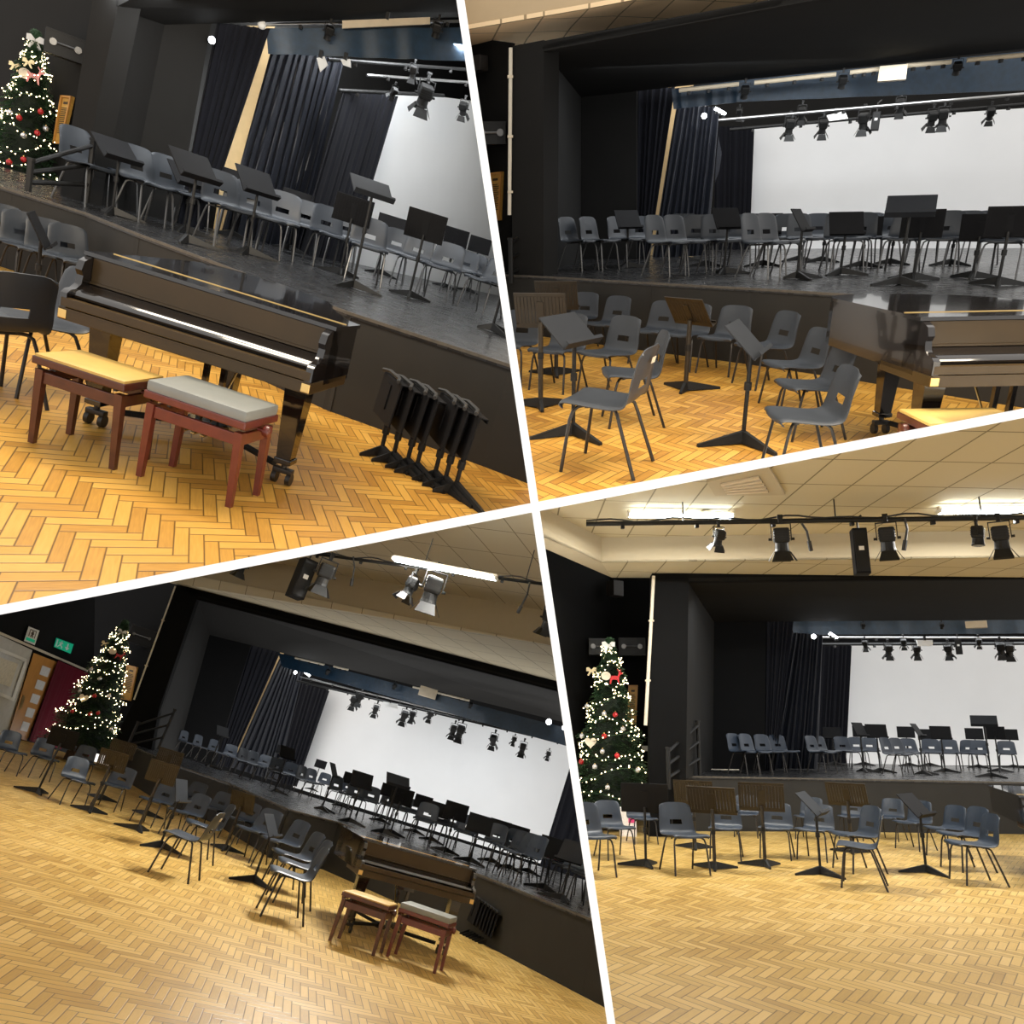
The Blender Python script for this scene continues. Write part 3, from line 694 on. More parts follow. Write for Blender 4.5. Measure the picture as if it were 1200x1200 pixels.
def honours_board(k, quad, ppm, label):
    """quad: four picture corners (tl, tr, br, bl)."""
    b = BAY[k]; P = [b.at(x, y, ppm) for x, y in quad]; n = Vector((-(P[1]-P[0]).y, (P[1]-P[0]).x, 0)).normalized()
    if n.y < 0: n = -n
    o = root('honours_board', k, I4, label, 'board')
    mb = MB(); mb.prism(P, n*0.04); part('panel', mb.mesh('panel', M_['gold']), o, k)
    L = lambda u, v: P[0].lerp(P[1], u).lerp(P[3].lerp(P[2], u), v) - n*0.006
    mb = MB()
    for i in range(14):
        v = 0.24+0.04*i; mb.prism([L(0.2, v), L(0.8 if i % 3 else 0.7, v), L(0.8 if i % 3 else 0.7, v+0.018), L(0.2, v+0.018)], n*0.003)
    mb.prism([L(0.3, 0.12), L(0.7, 0.12), L(0.7, 0.17), L(0.3, 0.17)], n*0.003)
    part('lettering', mb.mesh('lettering', M_['ink']), o, k)
    mb = MB()
    for a, c in (((0, 0), (1, 0.04)), ((0, 0.96), (1, 1)), ((0, 0), (0.12, 1)), ((0.88, 0), (1, 1))):
        mb.prism([L(a[0], a[1]), L(c[0], a[1]), L(c[0], c[1]), L(a[0], c[1])], n*-0.02)
    part('frame', mb.mesh('frame', M_['doorwood']), o, k)
def handrail(k, a, b_, rails, label):
    """a, b_: (x, y foot, y head, ppm) of the two posts; rails: fractions up the posts."""
    y = BAY[k]; o = root('stage_handrail', k, I4, label, 'handrail'); ends = []
    for x, yf, yh, p in (a, b_):
        f = y.at(x, yf, p); t = y.at(x, yh, p); t = Vector((f.x, f.y, t.z)); ends.append((f, t))
        mb = MB(); mb.tube([f, t], 0.034, 8); mb.tube([t, t+Vector((0, 0, 0.03))], 0.045, 8); part('post', mb.mesh('post', M_['blackmetal']), o, k)
    for f in rails:
        mb = MB(); mb.tube([ends[0][0].lerp(ends[0][1], f), ends[1][0].lerp(ends[1][1], f)], 0.026, 8); part('rail', mb.mesh('rail', M_['blackmetal'], True), o, k)
def wall_lamp(k, x, y, ppm, label, w=0.2, psi=30):
    b = BAY[k]; c = b.at(x, y, ppm); o = root('wall_spotlight', k, place(c, b.face(c, psi)), label, 'spotlight')
    mb = MB(); mb.box((0, 0, 0), (w*1.3, w*0.9, w*0.75), None, 0.015); part('housing', mb.mesh('housing', M_['leg']), o, k)
    mb = MB(); mb.box((0, -w*0.47, 0), (w*1.05, 0.01, w*0.5)); part('lens', mb.mesh('lens', M_['lens']), o, k)
    mb = MB(); mb.tube([(-w*0.4, 0.02, -w*0.3), (-w*0.4, 0.02, -w*1.1)], 0.015, 6); mb.box((-w*0.4, w*0.25, -w*1.1), (0.06, w*0.6, 0.05)); part('bracket', mb.mesh('bracket', M_['blackmetal']), o, k)
def work_lamp(k, x, y, ppm, r, label, lit=True):
    b = BAY[k]; c = b.at(x, y, ppm); o = root('work_lamp', k, place(c, b.face(c, 20)), label, 'lamp')
    mb = MB(); mb.lathe([(r*0.6, 0.10), (r, 0.06), (r*1.1, 0)], 14, Matrix.Rotation(R(90), 4, 'X') @ Matrix.Rotation(R(180), 4, 'X')); part('housing', mb.mesh('housing', M_['blackmetal']), o, k)
    mb = MB(); mb.ball((0, -0.01, 0), r*0.9, 12, 8); part('bulb', mb.mesh('bulb', M_['lampL' if lit else 'lens'], True), o, k)
def card(k, quad, ppm, m, name, label, cat, th=0.03, fold=True):
    b = BAY[k]; P = [b.at(x, y, ppm) for x, y in quad]; n = Vector((0, 1, 0))
    o = root(name, k, I4, label, cat); mb = MB(); mb.prism(P, n*th); part('panel', mb.mesh('panel', M_[m]), o, k)
    mb = MB(); c = P[0].lerp(P[1], 0.5); mb.box(c + Vector((0, 0, 0.04)), (0.05, 0.05, 0.1)); part('bracket', mb.mesh('bracket', M_['blackmetal']), o, k)
def column_speaker(k, x, y0, y1, wpx, ppm, psi, label, lean=0.0):
    b = BAY[k]; t = b.at(x, y0, ppm); ppm = b.ppm(x, y0, ppm); h = (y1-y0)/ppm; w = wpx/ppm
    o = root('column_speaker', k, place(t, b.face(t, psi), Matrix.Rotation(R(lean), 4, 'Y')), label, 'speaker')
    mb = MB(); mb.box((0, 0, -h/2-0.03), (w, w*1.1, h), None, 0.012); part('cabinet', mb.mesh('cabinet', M_['desk']), o, k)
    mb = MB(); mb.box((0, -w*0.56, -h/2-0.03), (w*0.82, 0.012, h*0.9)); part('grille', mb.mesh('grille', M_['blackmetal']), o, k)
    mb = MB(); mb.tube([(0, 0, -0.03), (0, 0, 0.12), (0.06, 0, 0.17)], 0.015, 6); part('hook', mb.mesh('hook', M_['leg']), o, k)
    mb = MB(); mb.box((0, -w*0.57, -h*0.5), (w*0.35, 0.01, w*0.3)); part('badge', mb.mesh('badge', M_['white']), o, k)
def flex(k, x, y, x2, y2, ppm, label):
    b = BAY[k]; p, q = b.at(x, y, ppm), b.at(x2, y2, ppm); m = p.lerp(q, 0.5) + Vector((0.03, 0, 0))
    o = root('hanging_cable', k, I4, label, 'cable')
    mb = MB(); mb.tube([p, m, q], 0.016, 6); part('lead', mb.mesh('lead', M_['rubber'], True), o, k)
    mb = MB(); mb.tube([q, q + (q-m).normalized()*0.14], 0.03, 8); part('plug', mb.mesh('plug', M_['rubber']), o, k)
def lamp(k, x, y, ppm, sx, sy, power, col, aim=(0, 0, -1), name='hall_and_fill_light', dz=0.0, spread=180):
    """Area light standing in for one of the hall's own fittings."""
    b = BAY[k]; d = bpy.data.lights.new(name, 'AREA'); d.shape = 'RECTANGLE'; d.size, d.size_y = sx, sy; d.energy = power; d.color = col
    d.spread = R(spread)
    o = bpy.data.objects.new(name, d); c = b.at(x, y, ppm) + Vector((0, 0, dz))
    o.matrix_world = b.M @ Matrix.Translation(c) @ Vector(aim).to_track_quat('-Z', 'Y').to_matrix().to_4x4(); COL.objects.link(o)
def lamp_xyz(k, p, sx, sy, power, col, aim=(0, 0, -1), name='hall_and_fill_light', spread=180):
    b = BAY[k]; d = bpy.data.lights.new(name, 'AREA'); d.shape = 'RECTANGLE'; d.size, d.size_y = sx, sy; d.energy = power; d.color = col; d.spread = R(spread)
    o = bpy.data.objects.new(name, d)
    o.matrix_world = b.M @ Matrix.Translation(p) @ Vector(aim).to_track_quat('-Z', 'Y').to_matrix().to_4x4(); COL.objects.link(o)
WORLD = 1.3
# ================================================================== upper right bay
k = 2
floor_and_stage(k, [(575, 321), (640, 324), (760, 331), (880, 337.5), (992, 344.5), (1100, 352), (1260, 363)])
# proscenium post, fascia, soffit, wings
b = BAY[k]
HALL = b.pl((560, 300, 74), (600, 300, 77)); PRO = b.pl((600, 325, 80), (860, 336, 97))
WING = b.pl((680, 307, 58), (1190, 307, 70)); SCR = b.pl((880, 300, 46), (1190, 300, 51)); BACK = b.pl((700, 300, 38), (1190, 300, 43))
D1, D2, D3 = b.pl((744, 306, 55), (791, 303, 56)), b.pl((764, 302, 53), (843, 298, 51)), b.pl((838, 300, 48), (884, 298, 48))
TRK = b.pl((800, 306, 64), (1190, 306, 72)); BORD = b.pl((800, 306, 61), (1190, 306, 67)); BAR = b.pl((840, 306, 57), (1190, 306, 62)); BAR2 = b.pl((840, 306, 54), (1190, 306, 59))
wall(k, 'wall_hall_left', HALL, [(520, 40), (600, 50), (598, 345), (520, 345)])
wall(k, 'wall_proscenium_post', PRO, [(600, 54), (637, 47), (637, 330), (600, 335)], th=0.35)
wall(k, 'wall_proscenium_fascia', PRO, [(637, 48), (880, 4), (1230, -70), (1230, -50), (880, 14), (637, 60)], th=0.12)
poly3(k, 'ceiling_soffit', [(636, 58, (PRO, 0)), (1230, -52, (PRO, 0)), (1230, 54, (WING, 0)), (680, 114, (WING, 0))], (0, 0, 0.06), 'wall')
poly3(k, 'wall_wing_side', [(637, 57, (PRO, -.1)), (681, 113, (WING, 0)), (681, 309, (WING, 0)), (637, 328, (PRO, -.1))], (-0.06, 0, 0), 'wall')
wall(k, 'wall_wing', WING, [(679, 110), (746, 103), (746, 311), (679, 311)])
wall(k, 'wall_stage_back', BACK, [(640, 60), (1260, 40), (1260, 320), (640, 320)])
wall(k, 'wall_backstage_tan', (b.at(735, 300, (WING, -2)), b.at(812, 300, (WING, -2))), [(735, 95), (812, 90), (812, 300), (735, 300)], 'tan')
b = BAY[k]
# cream tiled ceiling in front of the proscenium and the step up to the main ceiling
poly3(k, 'ceiling', [(520, 72, 74), (600, 57, 79), (900, 3, 95.6), (900, -30, 106), (690, 9.6, 95.6), (520, 39, 87)], (0, 0, 0.05), TILE[2])
poly3(k, 'ceiling_bulkhead', [(520, 39, 87), (690, 9.6, 95.6), (900, -30, 106), (900, -90, 106), (690, -50, 95.6), (520, -20, 87)], (0, 0.05, 0), 'beam_warm_lit')
o = root('wall_conduit', k, I4, 'thin cream conduit running down the black post edge, upper right view', 'conduit')
mb = MB(); mb.tube([b.at(598.5, 56, (PRO, .04)), b.at(597, 252, (PRO, .04))], 0.026, 8); part('pipe', mb.mesh('pipe', M_['conduit']), o, k)
for yy in (90, 160, 225):
    mb = MB(); c = b.at(598, yy, (PRO, .04)); mb.box(c, (0.075, 0.06, 0.03)); part('clip', mb.mesh('clip', M_['beige']), o, k)
equipment_box(k, 558, 145, 593, 169, (HALL, .15), 'black wall-hung equipment case with steel handle beside the white divider, upper right view')
honours_board(k, [(573, 203), (588.5, 201), (586, 258), (573, 259)], (HALL, .05), 'gilt-framed honours board beside the cream conduit, upper right view')
box_on_wall(k, 'wall_loudspeaker', 554, 67, 567, 83, (HALL, .2), 0.25, 'leg', 'small dark loudspeaker high under the tiled ceiling, upper right view', 'speaker', 40)
wall_lamp(k, 650, 131, (WING, .9), 'small dark spotlight bracketed on the wing wall, upper right view', 0.15)
handrail(k, (599, 332, 281, 82), (651, 316, 244, 71), (0.25, 0.6, 0.93), 'black stage-step handrail at the end of the stage, upper right view')
t = b.z(550, 365, 0.0); tree(k, t, 1.0, 'decorated Christmas tree mostly hidden behind the white divider, upper right view', 'tree of the upper right view')
# drapes
drape(k, 'stage_drape', [(744, 106, (WING, -.15)), (791, 102, (WING, -.15))], [(744, 308, (WING, -.15)), (760, 305, (WING, -.15))], 6, 0.05, 'drape', 'black velvet drape beside the wing wall, upper right view')
drape(k, 'stage_drape', [(793, 122, (WING, -1.0)), (843, 126, (WING, -1.0))], [(764, 303, (WING, -1.0)), (828, 299, (WING, -1.0))], 9, 0.07, 'drape_blue', 'gathered navy satin drape with diagonal folds, upper right view', gather=2.5)
drape(k, 'stage_drape', [(838, 148, (SCR, .5)), (884, 148, (SCR, .5))], [(836, 301, (SCR, .5)), (878, 299, (SCR, .5))], 7, 0.05, 'drape', 'black velvet drape against the screen edge, upper right view')
c0 = [b.at(842, 160, (WING, -.85)), b.at(846, 180, (WING, -.85)), b.at(843, 200, (WING, -.85)), b.at(838, 214, (WING, -.85)), b.at(839, 190, (WING, -.85))]
mb = MB(); mb.prism(c0, (0, 0.01, 0)); solo('drape_corner', mb.mesh('drape_corner', M_['drape_blue']), k, I4, 'loose folded corner hanging from the navy drape, upper right view', 'cloth')
drape(k, 'border_curtain', [(787, 104, (BORD, 0)), (870, 94, (BORD, 0)), (1240, 56, (BORD, 0))], [(789, 128, (BORD, 0)), (870, 119, (BORD, 0)), (1240, 104, (BORD, 0))], 10, 0.02, 'border', 'shiny navy border cloth hung above the screen, upper right view')
o = wall(k, 'projection_screen', SCR, [(881, 148), (1240, 124), (1240, 300), (874, 297)], 'screen', 0.02, None)
tag(o, 'large white projection screen behind the music stands, upper right view', 'screen')
# overhead track, bars and lanterns
for i, (x0, y0, x1, y1) in enumerate(((796, 106, 866, 98.5), (884, 97, 980, 87), (996, 85, 1030, 81), (1062, 77, 1115, 72.5), (1133, 70.5, 1215, 63))):
    bar(k, (x0, y0, (TRK, 0)), (x1, y1, (TRK, 0)), 0.035, 'beige track section above the border cloth, %s from the left, upper right view' % nth(i), 'curtain_track', 'curtain track', 'beige')
for i, (x, y) in enumerate(((874, 94), (989, 82), (1124, 66))):
    lantern(k, x, y, (TRK, .15), 24, 10, 35, 'small black lantern on the beige track, %s from the left, upper right view' % nth(i), 'small lanterns on the track', False)
box_on_wall(k, 'control_box', 1031, 78, 1061, 94, (TRK, .1), 0.15, 'beige', 'blank beige box on the overhead track, upper right view', 'box')
bar(k, (842, 141, (BAR, 0)), (1215, 109, (BAR, 0)), 0.028, 'pale steel lighting bar over the screen, upper right view', m='chrome')
bar(k, (855, 152, (BAR2, 0)), (1215, 121, (BAR2, 0)), 0.03, 'black lighting bar behind the lanterns, upper right view')
L2 = [(927, 133, 27), (941, 120, 22), (966, 134, 25), (867, 124, 15), (1014, 125, 29), (1057, 110, 24), (1095, 124, 26), (1108, 121, 28), (1163, 121, 22)]
for i, (x, y, h) in enumerate(sorted(L2)):
    lantern(k, x, y, (BAR2, .1), h, (-10, 15, 0, 8, -12)[i % 5], (30, 22, 36)[i % 3], 'black barn-door lantern above the screen, %s from the left, upper right view' % nth(i), 'lanterns over the screen')
column_speaker(k, 1028, 129, 149, 9, (BAR2, .1), 0, 'slim grey lantern tube hung among the lanterns, upper right view')
card(k, [(969, 135), (990, 130), (994, 139), (972, 142)], (BAR2, .2), 'white', 'reflector_card', 'folded white card clipped on the lighting bar, upper right view', 'card')
work_lamp(k, 825, 136, (WING, -.7), 0.055, 'round lit work lamp beside the navy drape, upper right view')
bar(k, (838, 127, (WING, -.6)), (850, 134, (WING, -.6)), 0.03, 'short bright tube lamp above the navy drape, upper right view', 'tube_lamp', 'lamp', 'lampL')
# floor chairs: pixel of the seat centre, facing
V = 'upper right view'
chairs(k, [
 (713, 467, -108, 'nearest grey chair turned from the viewer with a label on its back, '+V),
 (742, 436, -80, 'grey chair directly behind the labelled chair, '+V),
 (713, 412, -45, 'grey chair between the tilted grey desk and the labelled chair, '+V),
 (654, 408, -35, 'grey chair half covered by the tilted grey music desk, '+V),
 (677, 372, -30, 'grey chair against the stage, partly behind the bronze desk, '+V),
 (712, 378, -38, 'grey chair against the stage with full back visible, second in the row, '+V),
 (766, 386, -35, 'grey chair against the stage, left of the central bronze desk, '+V),
 (803, 390, -30, 'grey chair against the stage, behind the central bronze desk, '+V),
 (849, 394, -30, 'grey chair against the stage, behind the edge-on music desk, '+V),
 (897, 404, -55, 'grey chair fourth from the piano in the curved row, '+V),
 (931, 426, -60, 'grey chair third from the piano in the curved row, '+V, .90),
 (952, 450, -64, 'grey chair second from the piano in the curved row, '+V, .92),
 (946, 486, -72, 'grey chair at the near end of the curved row before the piano, '+V, .93),
 (601, 402, -30, 'grey chair cut by the white divider, '+V)], 'floor', 0, group='floor chairs, upper right view', s=1.1, steps=((396, .92), (420, .95), (440, .98), (460, 1.0)))
stands(k, [
 (634, 478, 618, 364, 165, 18, 's', 'bronze', 'bronzed slatted music stand nearest the white divider, '+V, dict(base=20)),
 (652, 440, 644, 346, 165, 20, 's', 'bronze', 'bronzed slatted music stand behind the tilted grey desk, '+V, dict(base=20)),
 (673, 510, 648, 388, 55, 48, 'p', 'deskgrey', 'grey music stand tilted towards the seats beside the labelled chair, '+V, dict(base=-70)),
 (804, 458, 792, 365, 140, 35, 's', 'bronze', 'bronzed slatted music stand in the middle of the floor chairs, '+V, dict(base=25)),
 (872, 520, 857, 398, 80, 45, 'p', 'deskgrey', 'music stand seen edge-on beside the curved row of chairs, '+V, dict(base=-90))], 0.0, 'floor music stands, upper right view')
# stage chairs: pixel of the feet
chairs(k, [(678, 317, 55), (702, 316, 55), (733, 313, 50), (755, 312, 30), (780, 323, 55), (801, 321, 50), (815, 317, 5), (843, 319, 35), (857, 315, 15), (870, 312, 5),
 (892, 326, 60), (909, 324, 55), (918, 313, 0), (942, 315, 40), (956, 310, 10), (985, 318, 20), (999, 315, -10), (1014, 308, 0), (1030, 313, -30), (1053, 318, -10),
 (1078, 310, 0), (1098, 319, -8), (1125, 313, 0), (1146, 310, -10), (1174, 327, -20)], 'stage', b.hs, leg='stageleg', group='stage chairs, upper right view', s=1.05)
stands(k, [(735, 314, 746, 257, 35, 28, 'p', 'desk'), (801, 306, 800, 260, 30, 28, 'p', 'desk'), (827, 312, 828, 264, 0, 15, 'p', 'desk'), (849, 321, 858, 256, 40, 30, 'p', 'desk'),
 (894, 312, 892, 262, 0, 15, 'p', 'desk'), (935, 327, 949, 258, 76, 32, 'p', 'desk'), (963, 307, 963, 265, 0, 14, 'p', 'desk'), (936, 306, 936, 265, 0, 14, 'p', 'desk'),
 (985, 322, 993, 262, 22, 22, 'p', 'desk'), (1009, 313, 1020, 266, 5, 14, 'p', 'desk'), (1043, 310, 1043, 263, 0, 14, 'p', 'desk'), (1070, 329, 1070, 262, 180, 8, 'r', 'desk'),
 (1113, 311, 1118, 268, 0, 14, 'p', 'desk'), (1139, 327, 1132, 267, 170, 10, 'p', 'desk'), (1169, 335, 1167, 260, 180, 10, 'r', 'desk'),
 (1053, 334, 1057, 241.6, 0, 50, 'p', 'deskgrey', 'tall conductor stand with pale grey desk in front of the screen, '+V, dict(flaps=True, s=1.1))],
 b.hs, 'stage music stands, upper right view')
# piano
rz = R(2); p = piano_at(k, 1089, 454, rz)
piano(k, p, rz, 'black grand piano with closed lid in front of the stage, upper right view')
dolly(k, p, rz, 'black wheeled dolly under the piano, upper right view')
q = b.z(1128, 487, 0.48); bench(k, Vector((q.x, q.y, 0)), R(0), 'yellow-topped piano bench below the keyboard, upper right view', 'rosewood', 'cushY', thick=0.025)
# light
WARM = (1.0, 0.86, 0.66); COOL = (0.93, 0.97, 1.0)
lamp_xyz(k, (-1.5, 5.5, 3.9), 2.4, 0.5, 110, WARM); lamp_xyz(k, (2.2, 5.0, 3.9), 2.4, 0.5, 110, WARM)
lamp(k, 960, 92, 66, 5, 0.3, 110, COOL, aim=(0, 0.6, -1), name='stage_and_fill_light', dz=0.1)
lamp(k, 900, 20, 80, 5, 0.4, 120, COOL, aim=(0, 0.35, -1), name='stage_and_fill_light', dz=-0.6)
lamp_xyz(k, (-1.6, 4.6, 3.3), 1.5, 0.4, 520, WARM, aim=(-0.35, 0.7, 1))  # added uplight out of view, brightens the tiled ceiling
# ================================================================== upper left bay
k = 1; b = BAY[k]; V = 'upper left view'
floor_and_stage(k, [(-60, 199), (10, 221), (100, 249), (160, 273), (217, 294), (310, 329), (407, 365), (597, 427), (760, 482)])
HALL = b.pl((0, 180, 66), (110, 200, 74)); PRO = b.plz((97, 237), (420, 345), b.hs); WING = b.plz((150, 247), (235, 269), b.hs)
D1, D2, D3 = b.plz((200, 263), (226, 271), b.hs), b.plz((255, 272), (352, 296), b.hs), b.plz((345, 294), (412, 309), b.hs)
SCR = b.plz((404, 306), (600, 350), b.hs); BACK = b.plz((404, 300), (600, 341), b.hs); BORD = b.plz((255, 273), (520, 345), b.hs); BAR = b.plz((345, 297), (540, 345), b.hs)
wall(k, 'wall_hall_left', HALL, [(-60, -60), (125, -60), (95, 255), (-60, 230)])
wall(k, 'wall_proscenium_post', PRO, [(107, 9), (110, -20), (143, -20), (137, 11), (98, 205), (92, 262), (66, 254)], th=0.3)
poly3(k, 'ceiling_soffit', [(136, 8, (PRO, 0)), (660, -260, (PRO, 0)), (660, 17, (WING, 0)), (192, 29, (WING, 0))], (0, 0, 0.06), 'wall')
poly3(k, 'wall_wing_side', [(136, 9, (PRO, -.1)), (193, 28, (WING, 0)), (149, 249, (WING, 0)), (92, 240, (PRO, -.1))], (-0.06, 0, 0), 'wall')
wall(k, 'wall_wing', WING, [(192, 26), (248, 24), (205, 268), (147, 250)])
wall(k, 'wall_stage_back', BACK, [(120, -20), (680, -20), (680, 400), (120, 270)])
wall(k, 'wall_backstage_tan', (b.at(250, 250, (WING, -1.25)), b.at(340, 270, (WING, -1.25))), [(262, 30), (322, 30), (322, 290), (215, 290)], 'tan')
wall(k, 'wall_light_leak_strip', (b.at(200, 250, (WING, -.9)), b.at(260, 270, (WING, -.9))), [(243, 24), (254, 24), (208, 262), (198, 262)], 'white')  # added white strip, stands for light leaking past the drape
equipment_box(k, 56, 42, 98, 68, (HALL, .2), 'black wall-hung equipment case with steel handle beside the tree top, '+V)
honours_board(k, [(72.5, 112), (85, 113), (72.5, 169), (63, 168)], (HALL, .08), 'gilt-framed honours board between the Christmas tree and the post, '+V)
wall_lamp(k, 144, 42, (WING, .35), 'dark spotlight bracketed on the black wing wall, '+V, 0.17)
handrail(k, (33, 224, 187, 108), (101, 238, 163, 98), (0.3, 0.62, 0.93), 'black stage-step handrail beside the Christmas tree, '+V)
t = b.z(22, 262, 0.0); TS = 1.0; tree(k, t, TS, 'decorated Christmas tree beside the stage steps, '+V, 'tree of the '+V, 1.0)
plaque(k, tree_point(k, 41, 48, t, TS), 'pale white bow on the very top of the Christmas tree, '+V, 'blind', 0.9, 'bow', 'tree_bow')
plaque(k, tree_point(k, 29, 86, t, TS), 'round cream plaque near the top of the tree, '+V)
plaque(k, tree_point(k, 40, 90, t, TS), 'red reindeer ornament beside the cream plaque, '+V, 'red', 1.0, 'deer', 'reindeer_ornament')
plaque(k, tree_point(k, 33, 73, t, TS), 'champagne bow above the reindeer ornament, '+V, 'goldleaf', 0.6, 'bow', 'tree_bow')
plaque(k, tree_point(k, 17, 77, t, TS), 'champagne bow at the edge of the tree top, '+V, 'goldleaf', 0.6, 'bow', 'tree_bow')
for i, (x, y, m) in enumerate(((23, 134, 'red'), (48, 127, 'red'), (44, 152, 'red'), (28, 155, 'silver'), (54, 147, 'silver'), (12, 128, 'silver'), (11, 186, 'red'), (28, 183, 'red'))):
    bauble(k, tree_point(k, x, y, t, TS), m, '%s bauble, %s from the top of the tree in the %s' % (('red' if m == 'red' else 'silver'), nth(sorted([134, 127, 152, 155, 147, 128, 186, 183]).index(y)), V), 'baubles, '+V)
drape(k, 'stage_drape', [(254, 26, (WING, -.15)), (317, 34, (WING, -.15))], [(207, 264, (WING, -.15)), (238, 274, (WING, -.15))], 7, 0.05, 'drape', 'black velvet drape beside the black wing wall, '+V)
drape(k, 'stage_drape', [(318, 56, (WING, -1.0)), (404, 70, (WING, -1.0))], [(258, 275, (WING, -1.0)), (350, 297, (WING, -1.0))], 11, 0.08, 'drape_blue', 'gathered navy satin drape with diagonal folds, '+V, gather=2.5)
drape(k, 'stage_drape', [(402, 106, (SCR, .5)), (467, 113, (SCR, .5))], [(347, 296, (SCR, .5)), (409, 310, (SCR, .5))], 8, 0.05, 'drape', 'black velvet drape against the screen edge, '+V)
drape(k, 'border_curtain', [(312, 33, (BORD, 0)), (660, 32, (BORD, 0))], [(314, 63, (BORD, 0)), (660, 76, (BORD, 0))], 8, 0.02, 'border', 'shiny navy border cloth hung above the screen, '+V)
tag(wall(k, 'projection_screen', SCR, [(466, 107), (660, 132), (660, 370), (402, 312)], 'screen', 0.02, None), 'large white projection screen cut by the white divider, '+V, 'screen')
bar(k, (306, 29, (BORD, .2)), (640, 23, (BORD, .2)), 0.022, 'pale steel curtain roller above the border cloth, '+V, 'curtain_track', 'curtain track', 'chrome')
c = b.at(307, 29, (BORD, .25)); mb = MB(); mb.ball(c, 0.06, 12, 8); solo('roller_end_cap', mb.mesh('roller_end_cap', M_['white'], True), k, I4, 'white round end cap on the curtain roller, '+V, 'cap')
card(k, [(401, 24), (504, 20), (504, 28), (401, 33)], (BORD, .3), 'beige', 'track_panel', 'long beige panel on the curtain roller, '+V, 'panel')
bar(k, (385, 70, (BAR, 0)), (640, 88, (BAR, 0)), 0.025, 'black lighting bar with the small white flags, '+V)
bar(k, (430, 88, (BAR, -.3)), (640, 103, (BAR, -.3)), 0.022, 'pale steel lighting bar over the screen, '+V, m='chrome')
bar(k, (397, 106, (BAR, -.5)), (520, 112, (BAR, -.5)), 0.03, 'short black curtain rail over the dark drape, '+V)
for i, (x, y, h, ps) in enumerate(((388, 24, 26, 10), (515, 20, 27, 0))):
    lantern(k, x, y, (BORD, .45), h, ps, 30, 'small black lantern on the curtain roller, %s from the left, %s' % (nth(i), V), 'small lanterns on the roller', False)
for i, (x, y, h, ps, tl) in enumerate(((464, 98, 18, 30, 50), (487, 72, 22, -10, 25), (503, 89, 42, 15, 28), (546, 114, 24, -15, 40))):
    lantern(k, x, y, (BAR, .15), h, ps, tl, 'black barn-door lantern above the screen, %s from the left, %s' % (nth(i), V), 'lanterns over the screen')
card(k, [(371, 68), (380, 66), (384, 76), (375, 84)], (BAR, .2), 'white', 'reflector_card', 'white flag card on the lighting bar above the navy drape, '+V, 'card')
card(k, [(399, 70), (410, 69), (411, 79), (402, 76)], (BAR, .2), 'white', 'reflector_card', 'smaller white flag card just above the dark drape, '+V, 'card')
work_lamp(k, 248, 47, (WING, .1), 0.05, 'bright lit work lamp at the edge of the wing wall, '+V)
chairs(k, [(13, 280, 25, 'grey floor chair cut by the picture edge beside the stage front, '+V), (35, 289, 25, 'grey floor chair second in the short row along the stage front, '+V),
 (63, 297, 25, 'grey floor chair third in the short row along the stage front, '+V), (88, 304, 25, 'grey floor chair fourth in the short row along the stage front, '+V),
 (121, 306, 10, 'grey floor chair showing only its back above the piano lid, '+V), (48, 374, -60, 'grey floor chair tucked beside the bass end of the piano, '+V),
 (-12, 378, -150, 'dark-backed chair at the picture edge turned from the viewer, '+V)], 'floor', 0, group='floor chairs, '+V, s=1.05, steps=((310, .95),))
stands(k, [(42, 364, 39, 267, 84, 30, 'p', 'desk', 'thin music stand seen edge-on before the floor chairs, '+V, {})], 0.0, 'floor music stand, '+V)
chairs(k, [(100, 241, 45), (128, 242, 40), (167, 260, 38), (181, 253, 15), (199, 267, 35), (219, 264, 10), (260, 289, 30), (274, 279, 0), (296, 297, 25), (321, 300, 0), (349, 299, 0),
 (379, 313, 20), (396, 311, 0), (423, 330, 5), (455, 328, 0), (477, 337, -10), (509, 350, -15), (533, 346, -15), (544, 348, -10), (561, 366, -35)], 'stage', b.hs, leg='stageleg', group='stage chairs, '+V, s=1.12)
stands(k, [(132, 252, 155, 181, 40, 50, 'p', 'desk'), (219, 285, 245, 200, 40, 45, 'p', 'desk'), (216, 272, 221, 206, 40, 45, 'p', 'desk'), (290, 298, 322, 220, 40, 40, 'p', 'desk'), (270, 277, 280, 215, 10, 15, 'p', 'desk'),
 (300, 277, 306, 211, 35, 30, 'p', 'desk'), (338, 293, 349, 237, 5, 12, 'p', 'desk'), (364, 296, 372, 238, 0, 12, 'p', 'desk'), (398, 322, 417, 247, 185, 12, 'r', 'desk'), (413, 338, 460, 228, 20, 55, 'p', 'deskgrey', 'tall conductor stand with pale grey desk in front of the screen, '+V, dict(flaps=True, s=1.05)),
 (479, 349, 493, 263, 178, 8, 'r', 'desk'), (520, 337, 531, 277, 175, 8, 'r', 'desk'), (548, 342, 558, 286, 0, 10, 'p', 'desk'), (577, 389, 577, 273, 80, 15, 'p', 'desk'), (446, 322, 452, 263, 0, 10, 'p', 'desk')],
 b.hs, 'stage music stands, '+V, s=1.12)
p, rz, s = piano_two(k, (67, 374), (361, 465))
piano(k, p, rz, 'dark grand piano with closed lid behind two benches, '+V, s); dolly(k, p, rz, 'black wheeled dolly under the piano, '+V, s)
q = b.z(119, 427, 0.48); bench(k, Vector((q.x, q.y, 0)), rz-R(2), 'mahogany piano bench with mustard top, '+V, 'rosewood', 'cushY', 1.0, 0.02, 0.50, 0.34)
q = b.z(252, 464, 0.50); bench(k, Vector((q.x, q.y, 0)), rz-R(4), 'red-brown piano bench with thick grey cushion, '+V, 'redwood', 'cushG', 1.0, 0.06, 0.55, 0.34)
